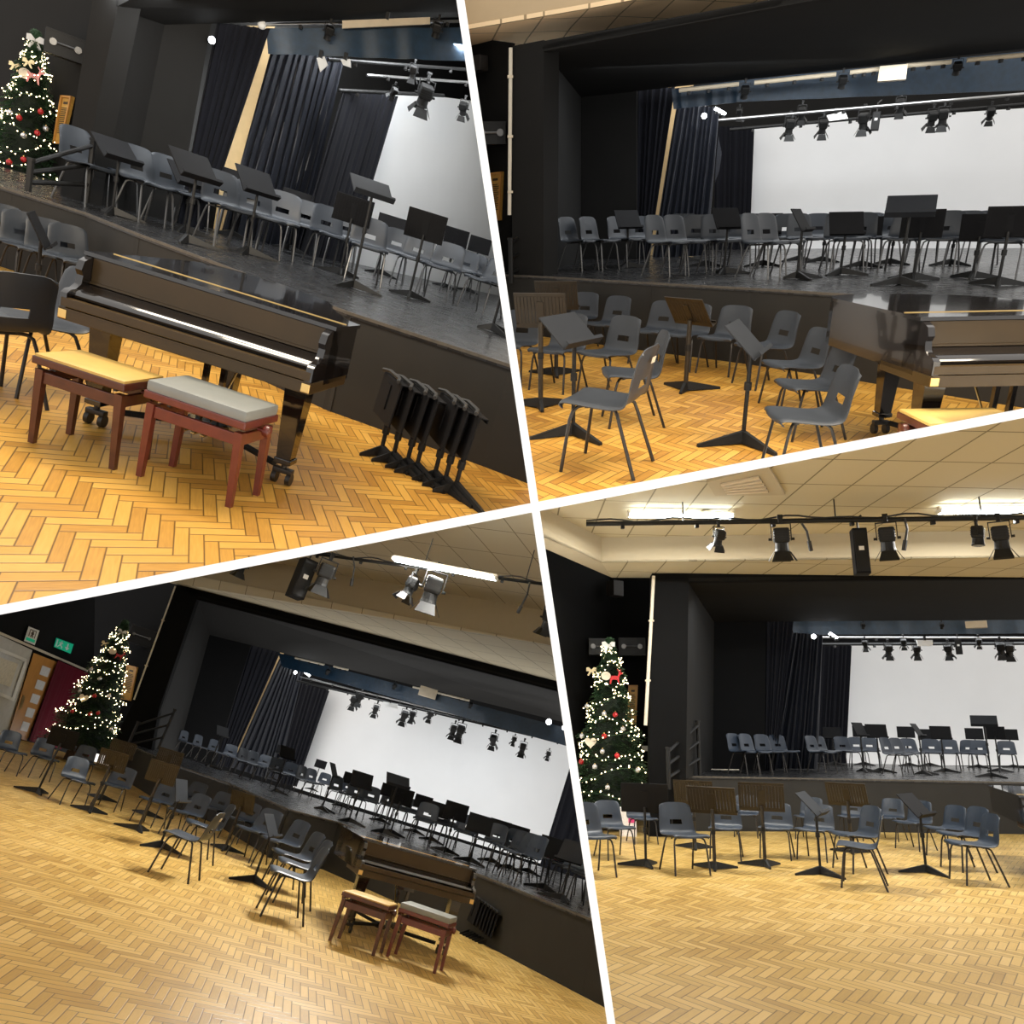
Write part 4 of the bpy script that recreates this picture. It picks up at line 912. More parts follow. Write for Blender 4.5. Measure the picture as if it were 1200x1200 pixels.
for i, (x, y, x2, y2) in enumerate(((443, 536, 470, 443), (457, 543, 484, 450), (473, 550.5, 501, 456), (484, 556, 512, 461), (505, 565, 538, 468), (517, 572, 549, 474), (529.5, 579, 563, 480))):
    g = b.z(x, y, 0.0); v = b.d(x2, y2); h = v.z*(g.y/v.y)+b.H
    folded_stand(k, g, -72, h, 'folded black music stand leaning by the stage front, %s in the row, %s' % (nth(i), V), 'folded music stands, '+V, 60)
lamp_xyz(k, (-1.5, 4.6, 3.6), 2.4, 0.5, 78, WARM); lamp_xyz(k, (2.0, 4.2, 3.6), 2.4, 0.5, 78, WARM)
lamp(k, 470, 40, (BAR, .1), 4, 0.3, 300, COOL, aim=(0, 0.6, -1), name='stage_and_fill_light', dz=0.15)
lamp(k, 330, 10, (PRO, -.8), 4, 0.4, 110, COOL, aim=(0, 0.35, -1), name='stage_and_fill_light', dz=-0.3)
lamp(k, 234, 150, (WING, -.35), 0.15, 1.6, 25, COOL, aim=(-0.2, 1, 0), name='stage_and_fill_light')  # added light behind the wing, only brightens the leak strip
# ================================================================== lower left bay
k = 3; b = BAY[k]; V = 'lower left view'
floor_and_stage(k, [(150, 872), (205, 896), (269, 918), (338, 948), (397, 963.5), (533, 1013), (696, 1078), (820, 1127)])
LEFTW = b.pl((9, 796, 44), (105, 825, 33)); HALL = b.pl((105, 825, 33), (200, 853, 35)); PRO = b.plz((172, 877), (420, 951), b.hs); WING = b.plz((208, 882), (252, 894.5), b.hs)
D1, D2, D3 = b.plz((252, 893), (268, 898), b.hs), b.plz((262, 895), (325, 914), b.hs), b.plz((320, 912), (350, 921), b.hs)
SCR = b.plz((345, 918), (640, 1010), b.hs); BACK = b.plz((345, 914), (640, 1004), b.hs); BORD = b.plz((262, 898), (660, 1022), b.hs); BAR = b.plz((300, 908), (640, 1014), b.hs); D4 = b.plz((632, 1009), (720, 1037), b.hs)
wall(k, 'wall_hall_side', LEFTW, [(-60, 620), (112, 660), (108, 905), (-60, 880)])
wall(k, 'wall_hall_left', HALL, [(105, 640), (212, 660), (186, 900), (100, 880)])
wall(k, 'wall_proscenium_post', PRO, [(206, 686), (234, 692), (186, 832), (172, 905), (120, 895), (157, 822)], th=0.3)
wall(k, 'wall_proscenium_fascia', PRO, [(207, 684), (700, 809), (700, 822), (232, 703)], th=0.12)
poly3(k, 'ceiling_soffit', [(231, 700, (PRO, 0)), (700, 820, (PRO, 0)), (740, 866, (WING, 0)), (245, 744, (WING, 0))], (0, 0, 0.06), 'wall')
poly3(k, 'wall_wing_side', [(232, 699, (PRO, -.1)), (246, 743, (WING, 0)), (207, 886, (WING, 0)), (172, 880, (PRO, -.1))], (-0.06, 0, 0), 'wall')
wall(k, 'wall_wing', WING, [(245, 742), (295, 754), (250, 896), (206, 885)])
wall(k, 'wall_stage_back', BACK, [(220, 700), (740, 780), (740, 1060), (200, 900)])
wall(k, 'wall_backstage_tan', (b.at(300, 880, (WING, -2)), b.at(330, 890, (WING, -2))), [(315, 760), (334, 762), (285, 890), (262, 884)], 'tan')
ZC = b.at(450, 747, (PRO, 0)).z
S0, S1 = b.z(420, 712, ZC), b.z(646, 756, ZC); dS = (S1-S0).normalized(); S0 = S0 - dS*9; S1 = S1 + dS*3
up = b.plane(420, 677, S0, S1).z - ZC
H0, H1 = b.at(207, 685, (PRO, -.1)), b.at(700, 811, (PRO, -.1)); S0 = S0 - (S1-S0).normalized()*3; H0 = H0 - (H1-H0).normalized()*3
flat(k, 'ceiling_low', [H0, H1, S1, S0], (0, 0, 0.03), TILE[3])
flat(k, 'ceiling_bulkhead', [S0, S1, S1+Vector((0, 0, up)), S0+Vector((0, 0, up))], (0, 0.05, 0), 'beam')
flat(k, 'ceiling', [S0+Vector((0, 0, up)), S1+Vector((0, 0, up)), S1+Vector((3, -7, up)), S0+Vector((3, -9, up))], (0, 0, 0.05), TILE[3])
o = root('wall_conduit', k, I4, 'thin cream conduit running down the black post edge, '+V, 'conduit')
mb = MB(); mb.tube([b.at(205.5, 687, (PRO, .05)), b.at(157, 820, (PRO, .05))], 0.025, 8); part('pipe', mb.mesh('pipe', M_['conduit']), o, k)
for yy in (0.3, 0.7):
    mb = MB(); mb.box(b.at(205.5-48.5*yy, 687+133*yy, (PRO, .05)), (0.08, 0.06, 0.03)); part('clip', mb.mesh('clip', M_['beige']), o, k)
equipment_box(k, 151, 736, 181, 756, (HALL, .2), 'black wall-hung equipment case with steel handle beside the tree top, '+V)
honours_board(k, [(149, 779), (161, 782), (153, 821), (142, 819)], (HALL, .08), 'gilt-framed honours board half behind the tree, '+V)
wall_lamp(k, 222, 748, (WING, .5), 'dark spotlight bracketed on the black wing wall, '+V, 0.17)
handrail(k, (145, 884, 842, 52), (185, 878, 826, 50), (0.3, 0.62, 0.93), 'black stage-step handrail beside the Christmas tree, '+V)
# side wall: trim, window, door, curtain, signs
Lp = lambda x, y, o=0.03: b.at(x, y, (LEFTW, o))
flat(k, 'trim_door_head', [Lp(-10, 736), Lp(103, 785), Lp(102.5, 787.5), Lp(-10, 739.5)], (0.03, -0.03, 0), 'conduit')
flat(k, 'wall_hall_pale', [Lp(-20, 735, .01), Lp(38, 762, .01), Lp(7, 872, .01), Lp(-20, 866, .01)], (-0.02, 0.02, 0), 'wallhall')
wn = root('window_1', k, I4, None, None); wn['kind'] = 'structure'
mb = MB()
for q in (((-8, 756), (33, 773), (32, 777), (-8, 760)), ((33, 773), (29.5, 771.5), (14, 817), (17, 819)), ((-8, 808), (17, 818), (16, 822), (-8, 812))): mb.prism([Lp(*u, .05) for u in q], (0.03, -0.03, 0))
part('window_frame', mb.mesh('window_frame', M_['white']), wn, k)
mb = MB(); mb.prism([Lp(-8, 760), Lp(29, 776), Lp(14, 817), Lp(-8, 808)], (0.01, -0.01, 0)); part('window_glass', mb.mesh('window_glass', M_['glassw']), wn, k)
nb = [Lp(-6, 768, .08), Lp(21, 778, .08), Lp(12, 805, .08), Lp(-6, 799, .08)]; mb = MB(); mb.prism(nb, (0.01, -0.01, 0)); solo('notice_paper', mb.mesh('notice_paper', M_['paper']), k, I4, 'pale printed notice behind the window at the picture edge, '+V, 'notice')
dr = root('door_1', k, I4, None, None); dr['kind'] = 'structure'
D = [Lp(39, 765), Lp(67, 776), Lp(31, 868), Lp(9, 862)]; U = lambda u, v: D[0].lerp(D[1], u).lerp(D[3].lerp(D[2], u), v)
mb = MB(); mb.prism(D, (0.05, -0.05, 0)); part('door_leaf', mb.mesh('door_leaf', M_['doorwood']), dr, k)
for i in range(5):
    v = 0.10+0.172*i; mb = MB(); mb.prism([U(.45, v), U(.82, v), U(.82, v+.11), U(.45, v+.11)], (0.06, -0.06, 0)); part('door_glass', mb.mesh('door_glass', M_['glassw']), dr, k)
mb = MB(); mb.prism([U(.08, .5), U(.2, .5), U(.2, .66), U(.08, .66)], (0.06, -0.06, 0)); part('push_plate', mb.mesh('push_plate', M_['brass']), dr, k)
CU = (b.at(41, 805, (LEFTW, .12)), b.at(103, 824, (LEFTW, .12)))
drape(k, 'door_curtain', [(68, 774, (CU, .02)), (104, 789, (CU, .02))], [(34, 868, (CU, .02)), (72, 878, (CU, .02))], 5, 0.04, 'claret', 'long claret curtain between the oak door and the tree, '+V)
def sign(name, q, m, label):
    P = [Lp(*u, .04) for u in q]; o = root(name, k, I4, label, 'sign'); mb = MB(); mb.prism(P, (0.02, -0.02, 0)); part('plate', mb.mesh('plate', M_[m]), o, k)
    return o, lambda u, v: P[0].lerp(P[1], u).lerp(P[3].lerp(P[2], u), v) + Vector((0.024, -0.024, 0))
def fig(o, W, m, name, polys):
    mb = MB()
    for pg in polys: mb.prism([W(*u) for u in pg], (0.004, -0.004, 0))
    part(name, mb.mesh(name, M_[m]), o, k)
o, W = sign('exit_sign', ((66, 747.5), (86, 755), (82.5, 766), (63, 758)), 'green', 'green and white running-man exit sign above the claret curtain, '+V)
fig(o, W, 'white', 'pictogram', [[(.05, .1), (.12, .1), (.12, .9), (.05, .9)], [(.30, .12), (.36, .12), (.36, .25), (.30, .25)], [(.22, .30), (.42, .28), (.44, .36), (.36, .38), (.34, .55), (.44, .68), (.42, .90), (.37, .90), (.37, .72), (.28, .62), (.18, .86), (.13, .82), (.23, .58), (.26, .40), (.2, .42)],
  [(.66, .15), (.74, .15), (.74, .55), (.84, .55), (.70, .88), (.56, .55), (.66, .55)]])
o, W = sign('notice_sign', ((33.5, 734), (46, 739), (40.5, 756), (28, 751)), 'white', 'white pictogram notice above the window, '+V)
fig(o, W, 'ink', 'pictogram', [[(.2, .12), (.8, .12), (.8, .17), (.2, .17)], [(.2, .12), (.26, .12), (.26, .6), (.2, .6)], [(.74, .12), (.8, .12), (.8, .6), (.74, .6)], [(.42, .2), (.58, .2), (.58, .3), (.66, .34), (.56, .44), (.64, .58), (.56, .6), (.5, .48), (.44, .6), (.36, .58), (.44, .44), (.34, .34), (.42, .3)]])
fig(o, W, 'green', 'band', [[(.1, .7), (.9, .7), (.9, .88), (.1, .88)]])
t = b.z(87, 893, 0.0); TS = 1.32; tree(k, t, TS, 'decorated Christmas tree beside the claret curtain, '+V, 'tree of the '+V, 0.4)
plaque(k, tree_point(k, 143, 741, t, TS), 'pale white bow on the very top of the Christmas tree, '+V, 'blind', 0.9, 'bow', 'tree_bow')
plaque(k, tree_point(k, 132, 763, t, TS), 'round cream plaque near the top of the tree, '+V, s=1.2)
plaque(k, tree_point(k, 140, 769, t, TS), 'red reindeer ornament beside the upper plaque, '+V, 'red', 1.0, 'deer', 'reindeer_ornament')
plaque(k, tree_point(k, 98, 818, t, TS), 'cream heart plaque low on the tree, '+V, 'orna', 1.3, 'heart')
plaque(k, tree_point(k, 123, 754, t, TS), 'champagne bow above the cream plaque, '+V, 'goldleaf', 0.7, 'bow', 'tree_bow')
for i, (x, y, m) in enumerate(((108, 782, 'silver'), (118, 793, 'silver'), (112, 813, 'red'), (95, 807, 'silver'), (129, 813, 'silver'), (116, 833, 'red'), (86, 831, 'red'), (131, 852, 'silver'), (107, 834, 'red'))):
    bauble(k, tree_point(k, x, y, t, TS), m, '%s bauble, %s from the top of the tree in the %s' % (('red' if m == 'red' else 'silver'), nth(i), V), 'baubles, '+V, 1.2)
g = b.z(104, 893, 0.0); o = root('gift_bag', k, place(Vector((g.x+.35, g.y-1.0, 0)), b.face(g, 10)), 'white printed gift bag at the foot of the tree, '+V, 'gift bag')
mb = MB(); mb.box((0, 0, 0.25), (0.36, 0.14, 0.5), None, 0.01); part('bag', mb.mesh('bag', M_['bag']), o, k); mb = MB(); mb.box((0.06, -0.072, 0.3), (0.14, 0.004, 0.2)); part('print', mb.mesh('print', M_['pink']), o, k)
drape(k, 'stage_drape', [(294, 755, (WING, -.15)), (329, 764, (WING, -.15))], [(252, 896, (WING, -.15)), (269, 900, (WING, -.15))], 6, 0.05, 'drape', 'black velvet drape beside the black wing wall, '+V)
drape(k, 'stage_drape', [(327, 772, (WING, -1.0)), (356, 786, (WING, -1.0))], [(270, 899, (WING, -1.0)), (324, 916, (WING, -1.0))], 9, 0.09, 'drape_blue', 'gathered navy satin drape with diagonal folds, '+V, gather=2.5)
drape(k, 'stage_drape', [(353, 800, (SCR, .5)), (386, 810, (SCR, .5))], [(322, 915, (SCR, .5)), (348, 922, (SCR, .5))], 7, 0.06, 'drape', 'black velvet drape against the near screen edge, '+V)
drape(k, 'stage_drape', [(671, 888, (D4, 0)), (760, 910, (D4, 0))], [(632, 1014, (D4, 0)), (720, 1042, (D4, 0))], 9, 0.06, 'drape', 'black velvet drape at the far screen edge by the white divider, '+V)
drape(k, 'border_curtain', [(326, 765, (BORD, 0)), (720, 868, (BORD, 0))], [(330, 781, (BORD, 0)), (720, 890, (BORD, 0))], 9, 0.03, 'border', 'shiny navy border cloth hung above the screen, '+V)
tag(wall(k, 'projection_screen', SCR, [(386, 806), (680, 876), (640, 1014), (342, 922)], 'screen', 0.02, None), 'large white projection screen behind the music stands, '+V, 'screen')
bar(k, (348, 798, (BAR, 0)), (700, 880, (BAR, 0)), 0.035, 'long black lighting bar over the screen, '+V)
bar(k, (352, 793, (BORD, -.2)), (660, 868, (BORD, -.2)), 0.025, 'pale steel lighting bar behind the border cloth, '+V, m='chrome')
for i, (x0, y0, x1, y1) in enumerate(((346, 771, 380, 779), (391, 781, 408, 785), (484, 805, 550, 821))):
    bar(k, (x0, y0, (BORD, .2)), (x1, y1, (BORD, .2)), 0.035, 'pale track section on the border cloth, %s from the left, %s' % (nth(i), V), 'curtain_track', 'curtain track', 'conduit')
for i, (x, y) in enumerate(((386, 782), (464, 799), (553, 821))):
    lantern(k, x, y, (BORD, .3), 11, 10, 35, 'small black lantern on the pale track, %s from the left, %s' % (nth(i), V), 'small lanterns on the track', False)
box_on_wall(k, 'control_box', 491, 806, 512, 817, (BORD, .3), 0.15, 'beige', 'blank beige box on the border cloth, '+V, 'box')
L3 = [(418, 812, 17), (425, 808, 17), (443, 823, 15), (477, 829, 18), (486, 830, 15), (507, 829, 15), (534, 846, 17), (543, 845, 21), (581, 857, 18), (604, 861, 11), (615, 867, 17), (644, 878, 11)]
for i, (x, y, h) in enumerate(L3):
    lantern(k, x, y, (BAR, .15), h*1.12, (-10, 15, 0, 8)[i % 4], (30, 22, 36)[i % 3], 'black barn-door lantern above the screen, %s from the left, %s' % (nth(i), V), 'lanterns over the screen')
card(k, [(449, 822), (466, 825), (466, 831), (450, 828)], (BAR, .25), 'white', 'reflector_card', 'folded white card clipped on the lighting bar, '+V, 'card')
work_lamp(k, 346, 788, (WING, -.6), 0.07, 'round lit work lamp above the navy drape, '+V)
work_lamp(k, 643, 846, (BORD, .4), 0.10, 'bright lit work lamp on the border cloth near the white divider, '+V)
work_lamp(k, 661, 853, (BORD, .4), 0.08, 'small lit work lamp touching the white divider, '+V)
bar(k, (355, 786, (WING, -.6)), (363, 792, (WING, -.6)), 0.04, 'short bright tube lamp above the dark drape, '+V, 'tube_lamp', 'lamp', 'lampL')
# front-of-house bar
PP = 62
FB = (b.at(383, 647, PP), b.at(637, 684, PP+6))
bar(k, (300, 640, PP-2), (680, 690, PP+7), 0.03, 'black front lighting bar hung under the tiled ceiling, '+V, droop=True)
strip_light(k, (461, 657, PP+4), (581, 677, PP+7), 'lit twin-tube strip light on the tiled ceiling, '+V)
column_speaker(k, 363, 655, 702, 17, PP+1, 20, 'long black column speaker hung from the front bar, '+V)
for i, (x, y, h, ps) in enumerate(((290, 650, 28, 20), (389, 652, 46, 10), (488, 669, 38, 70), (515, 665, 55, 0), (648, 708, 38, 20))):
    lantern(k, x, y, PP+1+i, h, ps, 12, 'black lantern on the front lighting bar, %s from the left, %s' % (nth(i), V), 'front lanterns')
flex(k, 414, 652, 413, 678, PP+2, 'loose black lead hanging beside the front lantern, '+V); flex(k, 621, 682, 611, 710, PP+6, 'loose black lead hanging near the white divider, '+V)
chairs(k, [(13, 879, 30, 'blue-grey floor chair cut by the picture edge, '+V), (52, 887, 25, 'blue-grey floor chair before the oak door, '+V), (91, 913, 28, 'blue-grey floor chair with orange showing through its slot, before the tree, '+V),
 (99, 892, 10, 'blue-grey floor chair mostly hidden behind the first music stand, '+V), (136, 920, -15, 'blue-grey floor chair between the two slatted stands, '+V), (184, 938, -30, 'blue-grey floor chair behind the edge-on music desk, '+V),
 (206, 915, -30, 'blue-grey floor chair half hidden against the stage front, '+V), (222, 934, -30, 'blue-grey floor chair first clear one against the stage front, '+V), (219, 952, -40, 'blue-grey floor chair just left of the stand beside the stage, '+V),
 (251, 947, -30, 'blue-grey floor chair second against the stage front, '+V), (283, 960, -30, 'blue-grey floor chair behind the slatted stand near the stage, '+V), (241, 967, -78, 'blue-grey floor chair directly behind the nearest turned chair, '+V),
 (222, 980, -105, 'nearest blue-grey chair turned away with dark back, label on its back, '+V), (301, 973, -35, 'blue-grey floor chair behind the edge-on stand near the piano, '+V), (331, 986, -52, 'blue-grey floor chair fourth from the end of the curved row, '+V),
 (345, 1002, -66, 'blue-grey floor chair third from the end of the curved row, '+V), (352, 1013, -75, 'blue-grey floor chair second from the end of the curved row, '+V), (344, 1024, -80, 'blue-grey chair at the near end of the curved row, '+V)],
 'floor', 0, 'b', group='floor chairs, '+V, s=1.04, steps=((965, .92),))
stands(k, [(43, 930, 72, 864, 165, 22, 'p', 'desk', 'plain black music stand before the oak door, '+V, dict(base=40)), (105, 952, 128, 890, 165, 22, 's', 'bronze', 'slatted music stand before the Christmas tree, '+V, dict(base=20)),
 (117, 937, 137, 876, 170, 22, 's', 'bronze', 'slatted music stand tucked behind the one before the tree, '+V, {}), (161, 974, 176, 901, 165, 14, 's', 'bronze', 'slatted music stand with steep desk before the stage corner, '+V, dict(base=40)),
 (170, 956, 174, 881, 170, 22, 's', 'bronze', 'slatted music stand behind the steep one, '+V, {}), (187, 994, 194, 921, 70, 24, 'p', 'deskgrey', 'grey music stand seen almost edge-on before the turned chair, '+V, dict(base=-60)),
 (263, 997, 273, 936, 150, 26, 's', 'bronze', 'slatted music stand between the chairs and the stage front, '+V, dict(base=20)), (297, 1035, 306, 964, 75, 35, 'p', 'deskgrey', 'music stand seen edge-on beside the curved row, '+V, dict(base=-80))], 0.0, 'floor music stands, '+V)
chairs(k, [(212.5, 884, 50), (229, 890, 50), (247, 896, 45), (264.5, 902, 20), (282, 912, 50), (293, 914, 45), (303.5, 912, 5), (319, 925, 30), (334, 925, 10), (351, 934, 50), (362, 934, 45), (375, 932, 10),
 (391, 948, 40), (402.5, 945, 15), (411, 957, 20), (427, 959, 5), (448, 962, 0), (455, 960, -25), (464, 969, 0), (478.6, 971, 0), (490, 987, -5), (509, 987, 0), (523, 990, 0), (539, 1001, -10), (566.5, 1013, -30),
 (583, 1018, -45), (590, 1024, -48), (598, 1030, -50), (606, 1036, -52), (626, 1029, -20), (640, 1034, -20), (661, 1050, -25), (677, 1051, -30), (686, 1064, -35)], 'stage', b.hs, 'b', group='stage chairs, '+V)
stands(k, [(245, 899, 262, 858, 40, 30, 'p', 'desk'), (300, 906, 301, 871, 20, 25, 'p', 'desk'), (318, 913, 320, 876, 0, 15, 'p', 'desk'), (321, 928, 339, 883, 35, 28, 'p', 'desk'), (365, 926, 364, 892, 0, 14, 'p', 'desk'), (377, 950, 396, 904, 75, 32, 'p', 'desk'),
 (400, 946, 406, 911, 0, 14, 'p', 'desk'), (408, 964, 429, 916, 20, 22, 'p', 'desk'), (445, 963, 451, 925, 0, 14, 'p', 'desk'), (448, 977, 469, 916, 15, 50, 'p', 'deskgrey', 'tall conductor stand with pale grey desk in front of the screen, '+V, dict(flaps=True, s=1.05)),
 (457, 978, 476, 935, 175, 8, 'p', 'desk'), (485, 976, 493, 939, 0, 12, 'p', 'desk'), (505, 986, 514, 949, 0, 12, 'p', 'desk'), (520.6, 999, 535, 951, 178, 8, 'p', 'desk'), (550, 1011, 560, 965, 0, 12, 'p', 'desk'),
 (575, 1011, 584, 970, 0, 10, 'p', 'desk'), (596, 1019, 605, 977, 0, 10, 'p', 'desk'), (618, 1023, 623, 986, 0, 12, 'p', 'desk'), (636.5, 1043, 649, 994, -10, 8, 'p', 'desk'), (657.5, 1056, 670, 998, -35, 20, 'p', 'desk')], b.hs, 'stage music stands, '+V)
for i, (x, y) in enumerate(((636, 1012), (645, 1015))):
    c = b.z(x+2, y+22, b.hs); o = root('red_case', k, place(c + Vector((0, 0, 0.42)), b.face(c, -20)), 'red case standing on a stage chair, %s, by the white divider, %s' % (('left one', 'right one')[i], V), 'case', 'red cases')
    mb = MB(); mb.box((0, 0, 0.14), (0.16, 0.1, 0.28), None, 0.015); part('body', mb.mesh('body', M_['redcase']), o, k); mb = MB(); mb.tube([(-0.04, 0, 0.28), (-0.03, 0, 0.31), (0.03, 0, 0.31), (0.04, 0, 0.28)], 0.008, 6); part('handle', mb.mesh('handle', M_['rubber']), o, k)
rz = R(25); s = 0.97; p = piano_at(k, 419, 1025, rz, s)
piano(k, p, rz, 'dark grand piano with closed lid behind two benches, '+V, s); dolly(k, p, rz, 'black wheeled dolly under the piano, '+V, s)
q = b.z(435, 1051, 0.48); bench(k, Vector((q.x, q.y, 0)), R(-8), 'mahogany piano bench with mustard top, '+V, 'rosewood', 'cushY', 1.0, 0.02, 0.52, 0.34)
q = b.z(503, 1068, 0.50); bench(k, Vector((q.x, q.y, 0)), R(-10), 'red-brown piano bench with thick grey cushion, '+V, 'redwood', 'cushG', 1.0, 0.06, 0.56, 0.34)
for i in range(7):
    u = i/6; x, y, x2, y2 = 549+22*u, 1097+11*u, 562+28*u, 1053+17*u
    g = b.z(x, y, 0.0); v = b.d(x2, y2); h = v.z*(g.y/v.y)+b.H
    folded_stand(k, g, -72, h, 'folded black music stand leaning by the stage front, %s in the row, %s' % (nth(i), V), 'folded music stands, '+V, 60)
lamp(k, 521, 667, PP+5, 1.8, 0.06, 560, (1.0, 0.97, 0.9), aim=(-0.35, -0.75, -0.8), name='hall_and_fill_light', dz=-0.03, spread=150)
lamp(k, 480, 826, (BAR, .1), 8, 0.4, 150, COOL, aim=(0, 0.6, -1), name='stage_and_fill_light', dz=0.6)
lamp(k, 400, 775, (PRO, -.6), 5, 0.4, 170, COOL, aim=(0, 0.3, -1), name='stage_and_fill_light', dz=-0.1)  # added unseen fill for the dim stage chairs
# ================================================================== lower right bay
k = 4; b = BAY[k]; V = 'lower right view'
floor_and_stage(k, [(804, 909.5), (930, 911.5), (1040, 913.5), (1138, 915.5), (1290, 918.5)])
LEFTW = b.pl((641, 857, 68), (717, 859, 56)); PRO = b.pl((765, 860, 70), (1190, 870, 72)); HALL = (b.at(717, 859, 56), b.at(765, 860, 56.5)); WING = b.pl((836, 862, 54), (1190, 870, 56))
D1, D2, D3 = b.pl((897, 863, 52), (930, 864, 52)), b.pl((904, 863, 50), (966, 865, 50)), b.pl((955, 864, 47), (997, 865, 47))
SCR = b.pl((989, 865, 36), (1210, 871, 37)); BACK = b.pl((900, 865, 33), (1210, 871, 34)); BORD = b.pl((930, 864, 51), (1200, 871, 53)); BAR = b.pl((960, 864, 48.5), (1200, 871, 50))
wall(k, 'wall_hall_side', LEFTW, [(560, 604), (641, 642), (719, 675), (719, 990), (560, 1060)])
wall(k, 'wall_hall_left', HALL, [(715, 674), (768, 674), (764, 985), (715, 985)])
wall(k, 'wall_proscenium_post', PRO, [(764, 672), (807, 672), (803, 982), (760, 982)], th=0.3)
wall(k, 'wall_proscenium_fascia', PRO, [(764, 672), (1240, 667), (1240, 678), (806, 682)], th=0.12)
poly3(k, 'ceiling_soffit', [(806, 681, (PRO, 0)), (1240, 677, (PRO, 0)), (1240, 726, (WING, 0)), (836, 729, (WING, 0))], (0, 0, 0.06), 'wall')
poly3(k, 'wall_wing_side', [(806, 680, (PRO, -.1)), (837, 728, (WING, 0)), (835, 904, (WING, 0)), (804, 912, (PRO, -.1))], (-0.06, 0, 0), 'wall')
wall(k, 'wall_wing', WING, [(834, 727), (897.5, 727), (896, 906), (834, 906)])
wall(k, 'wall_stage_back', BACK, [(820, 700), (1260, 700), (1260, 910), (820, 910)])
flat(k, 'trim_wing_skirting', [b.at(822, 901, (WING, .3)), b.at(866, 901.5, (WING, .05)), b.at(866, 904, (WING, .05)), b.at(822, 903.5, (WING, .3))], (0, 0.02, 0), 'conduit')
ZC = b.at(900, 673, (PRO, 0)).z
S0, S1 = b.z(705, 659, ZC), b.z(1191, 653, ZC); dS = (S1-S0).normalized(); S1 = S1 + dS*4
up = b.plane(930, 626, S0, S1).z - ZC
W0, W1 = b.z(717, 677, ZC), b.z(641, 644, ZC); H1 = b.at(1260, 669, (PRO, -.1)); H1.z = ZC; W2 = W1 + (W1-W0)*0.8; T0 = b.z(641, 630, ZC); T0 = S0 + (T0-S0)*1.8
flat(k, 'ceiling_low', [W0, H1, S1, S0], (0, 0, 0.03), TILE[4]); flat(k, 'ceiling_low_side', [W0, S0, T0, W2], (0, 0, 0.03), 'beam')
Zv = Vector((0, 0, up))
flat(k, 'ceiling_bulkhead', [S0, S1, S1+Zv, S0+Zv], (0, 0.05, 0), 'beam'); flat(k, 'ceiling_bulkhead_side', [T0, S0, S0+Zv, T0+Zv], (-0.05, 0, 0), 'beam')
flat(k, 'ceiling', [S0+Zv, S1+Zv, S1+Zv+Vector((0, -6, 0)), T0+Zv+Vector((0, -4, 0)), T0+Zv], (0, 0, 0.05), TILE[4])
ZU = ZC+up
o = root('wall_conduit', k, I4, 'thin cream conduit running down the black post edge, '+V, 'conduit')
mb = MB(); mb.tube([b.at(766, 675, (PRO, .05)), b.at(756.5, 850, (PRO, .05))], 0.03, 8); part('pipe', mb.mesh('pipe', M_['conduit']), o, k)
for yy in (0.3, 0.7):
    mb = MB(); mb.box(b.at(766-9.5*yy, 675+175*yy, (PRO, .05)), (0.09, 0.06, 0.03)); part('clip', mb.mesh('clip', M_['beige']), o, k)
equipment_box(k, 725, 748, 756, 769, (HALL, .2), 'black wall-hung equipment case with steel handle beside the tree top, '+V)
equipment_box(k, 690, 749, 716, 768, (LEFTW, .25), 'second dim equipment case behind the tree top, '+V)
honours_board(k, [(736.5, 803), (747.5, 803), (745.5, 849), (735, 849)], (HALL, .08), 'gilt-framed honours board between the tree and the conduit, '+V)
box_on_wall(k, 'wall_loudspeaker', 713, 681, 728, 699, (LEFTW, .3), 0.25, 'leg', 'dark loudspeaker high in the corner under the ceiling, '+V, 'speaker', 40)
box_on_wall(k, 'wall_card', 752, 874, 760, 880, (HALL, .05), 0.02, 'white', 'small white card on the wall beside the tree, '+V, 'card')
wall_lamp(k, 819, 743, (WING, .9), 'dark spotlight bracketed on the black wing wall, '+V, 0.17)
handrail(k, (784, 925, 878, 74), (820, 908, 846, 66), (0.3, 0.62, 0.93), 'black stage-step handrail beside the Christmas tree, '+V)
t = b.z(717, 972, 0.0); TS = 1.1; tree(k, t, TS, 'decorated Christmas tree behind the floor chairs, '+V, 'tree of the '+V, 2.1)
plaque(k, tree_point(k, 713, 757, t, TS), 'pale white bow on the very top of the Christmas tree, '+V, 'blind', 0.9, 'bow', 'tree_bow')
plaque(k, tree_point(k, 710, 792, t, TS), 'round cream plaque near the top of the tree, '+V)
plaque(k, tree_point(k, 721, 795, t, TS), 'red reindeer ornament beside the round plaque, '+V, 'red', 1.0, 'deer', 'reindeer_ornament')
plaque(k, tree_point(k, 692, 870, t, TS), 'cream heart plaque halfway down the tree, '+V, 'orna', 1.1, 'heart')
plaque(k, tree_point(k, 693, 786, t, TS), 'champagne bow beside the round plaque, '+V, 'goldleaf', 0.7, 'bow', 'tree_bow')
for i, (x, y, m) in enumerate(((688, 824, 'silver'), (708, 833, 'silver'), (721, 834, 'red'), (682, 859, 'silver'), (708, 859, 'red'), (730, 851, 'silver'), (706, 877, 'silver'), (723, 882, 'red'), (697, 895, 'silver'), (747, 899, 'silver'), (681, 889, 'red'), (712, 919, 'silver'))):
    bauble(k, tree_point(k, x, y, t, TS), m, '%s bauble, %s from the top of the tree in the %s' % (('red' if m == 'red' else 'silver'), nth(i), V), 'baubles, '+V)
g = b.z(727, 972, 0.0); o = root('gift_bag', k, place(Vector((g.x, g.y-0.9, 0)), b.face(g, 10)), 'white printed gift bag at the foot of the tree, '+V, 'gift bag')
mb = MB(); mb.box((0, 0, 0.22), (0.26, 0.12, 0.44), None, 0.01); part('bag', mb.mesh('bag', M_['bag']), o, k); mb = MB(); mb.box((0.05, -0.062, 0.28), (0.1, 0.004, 0.14)); part('print', mb.mesh('print', M_['pink']), o, k)
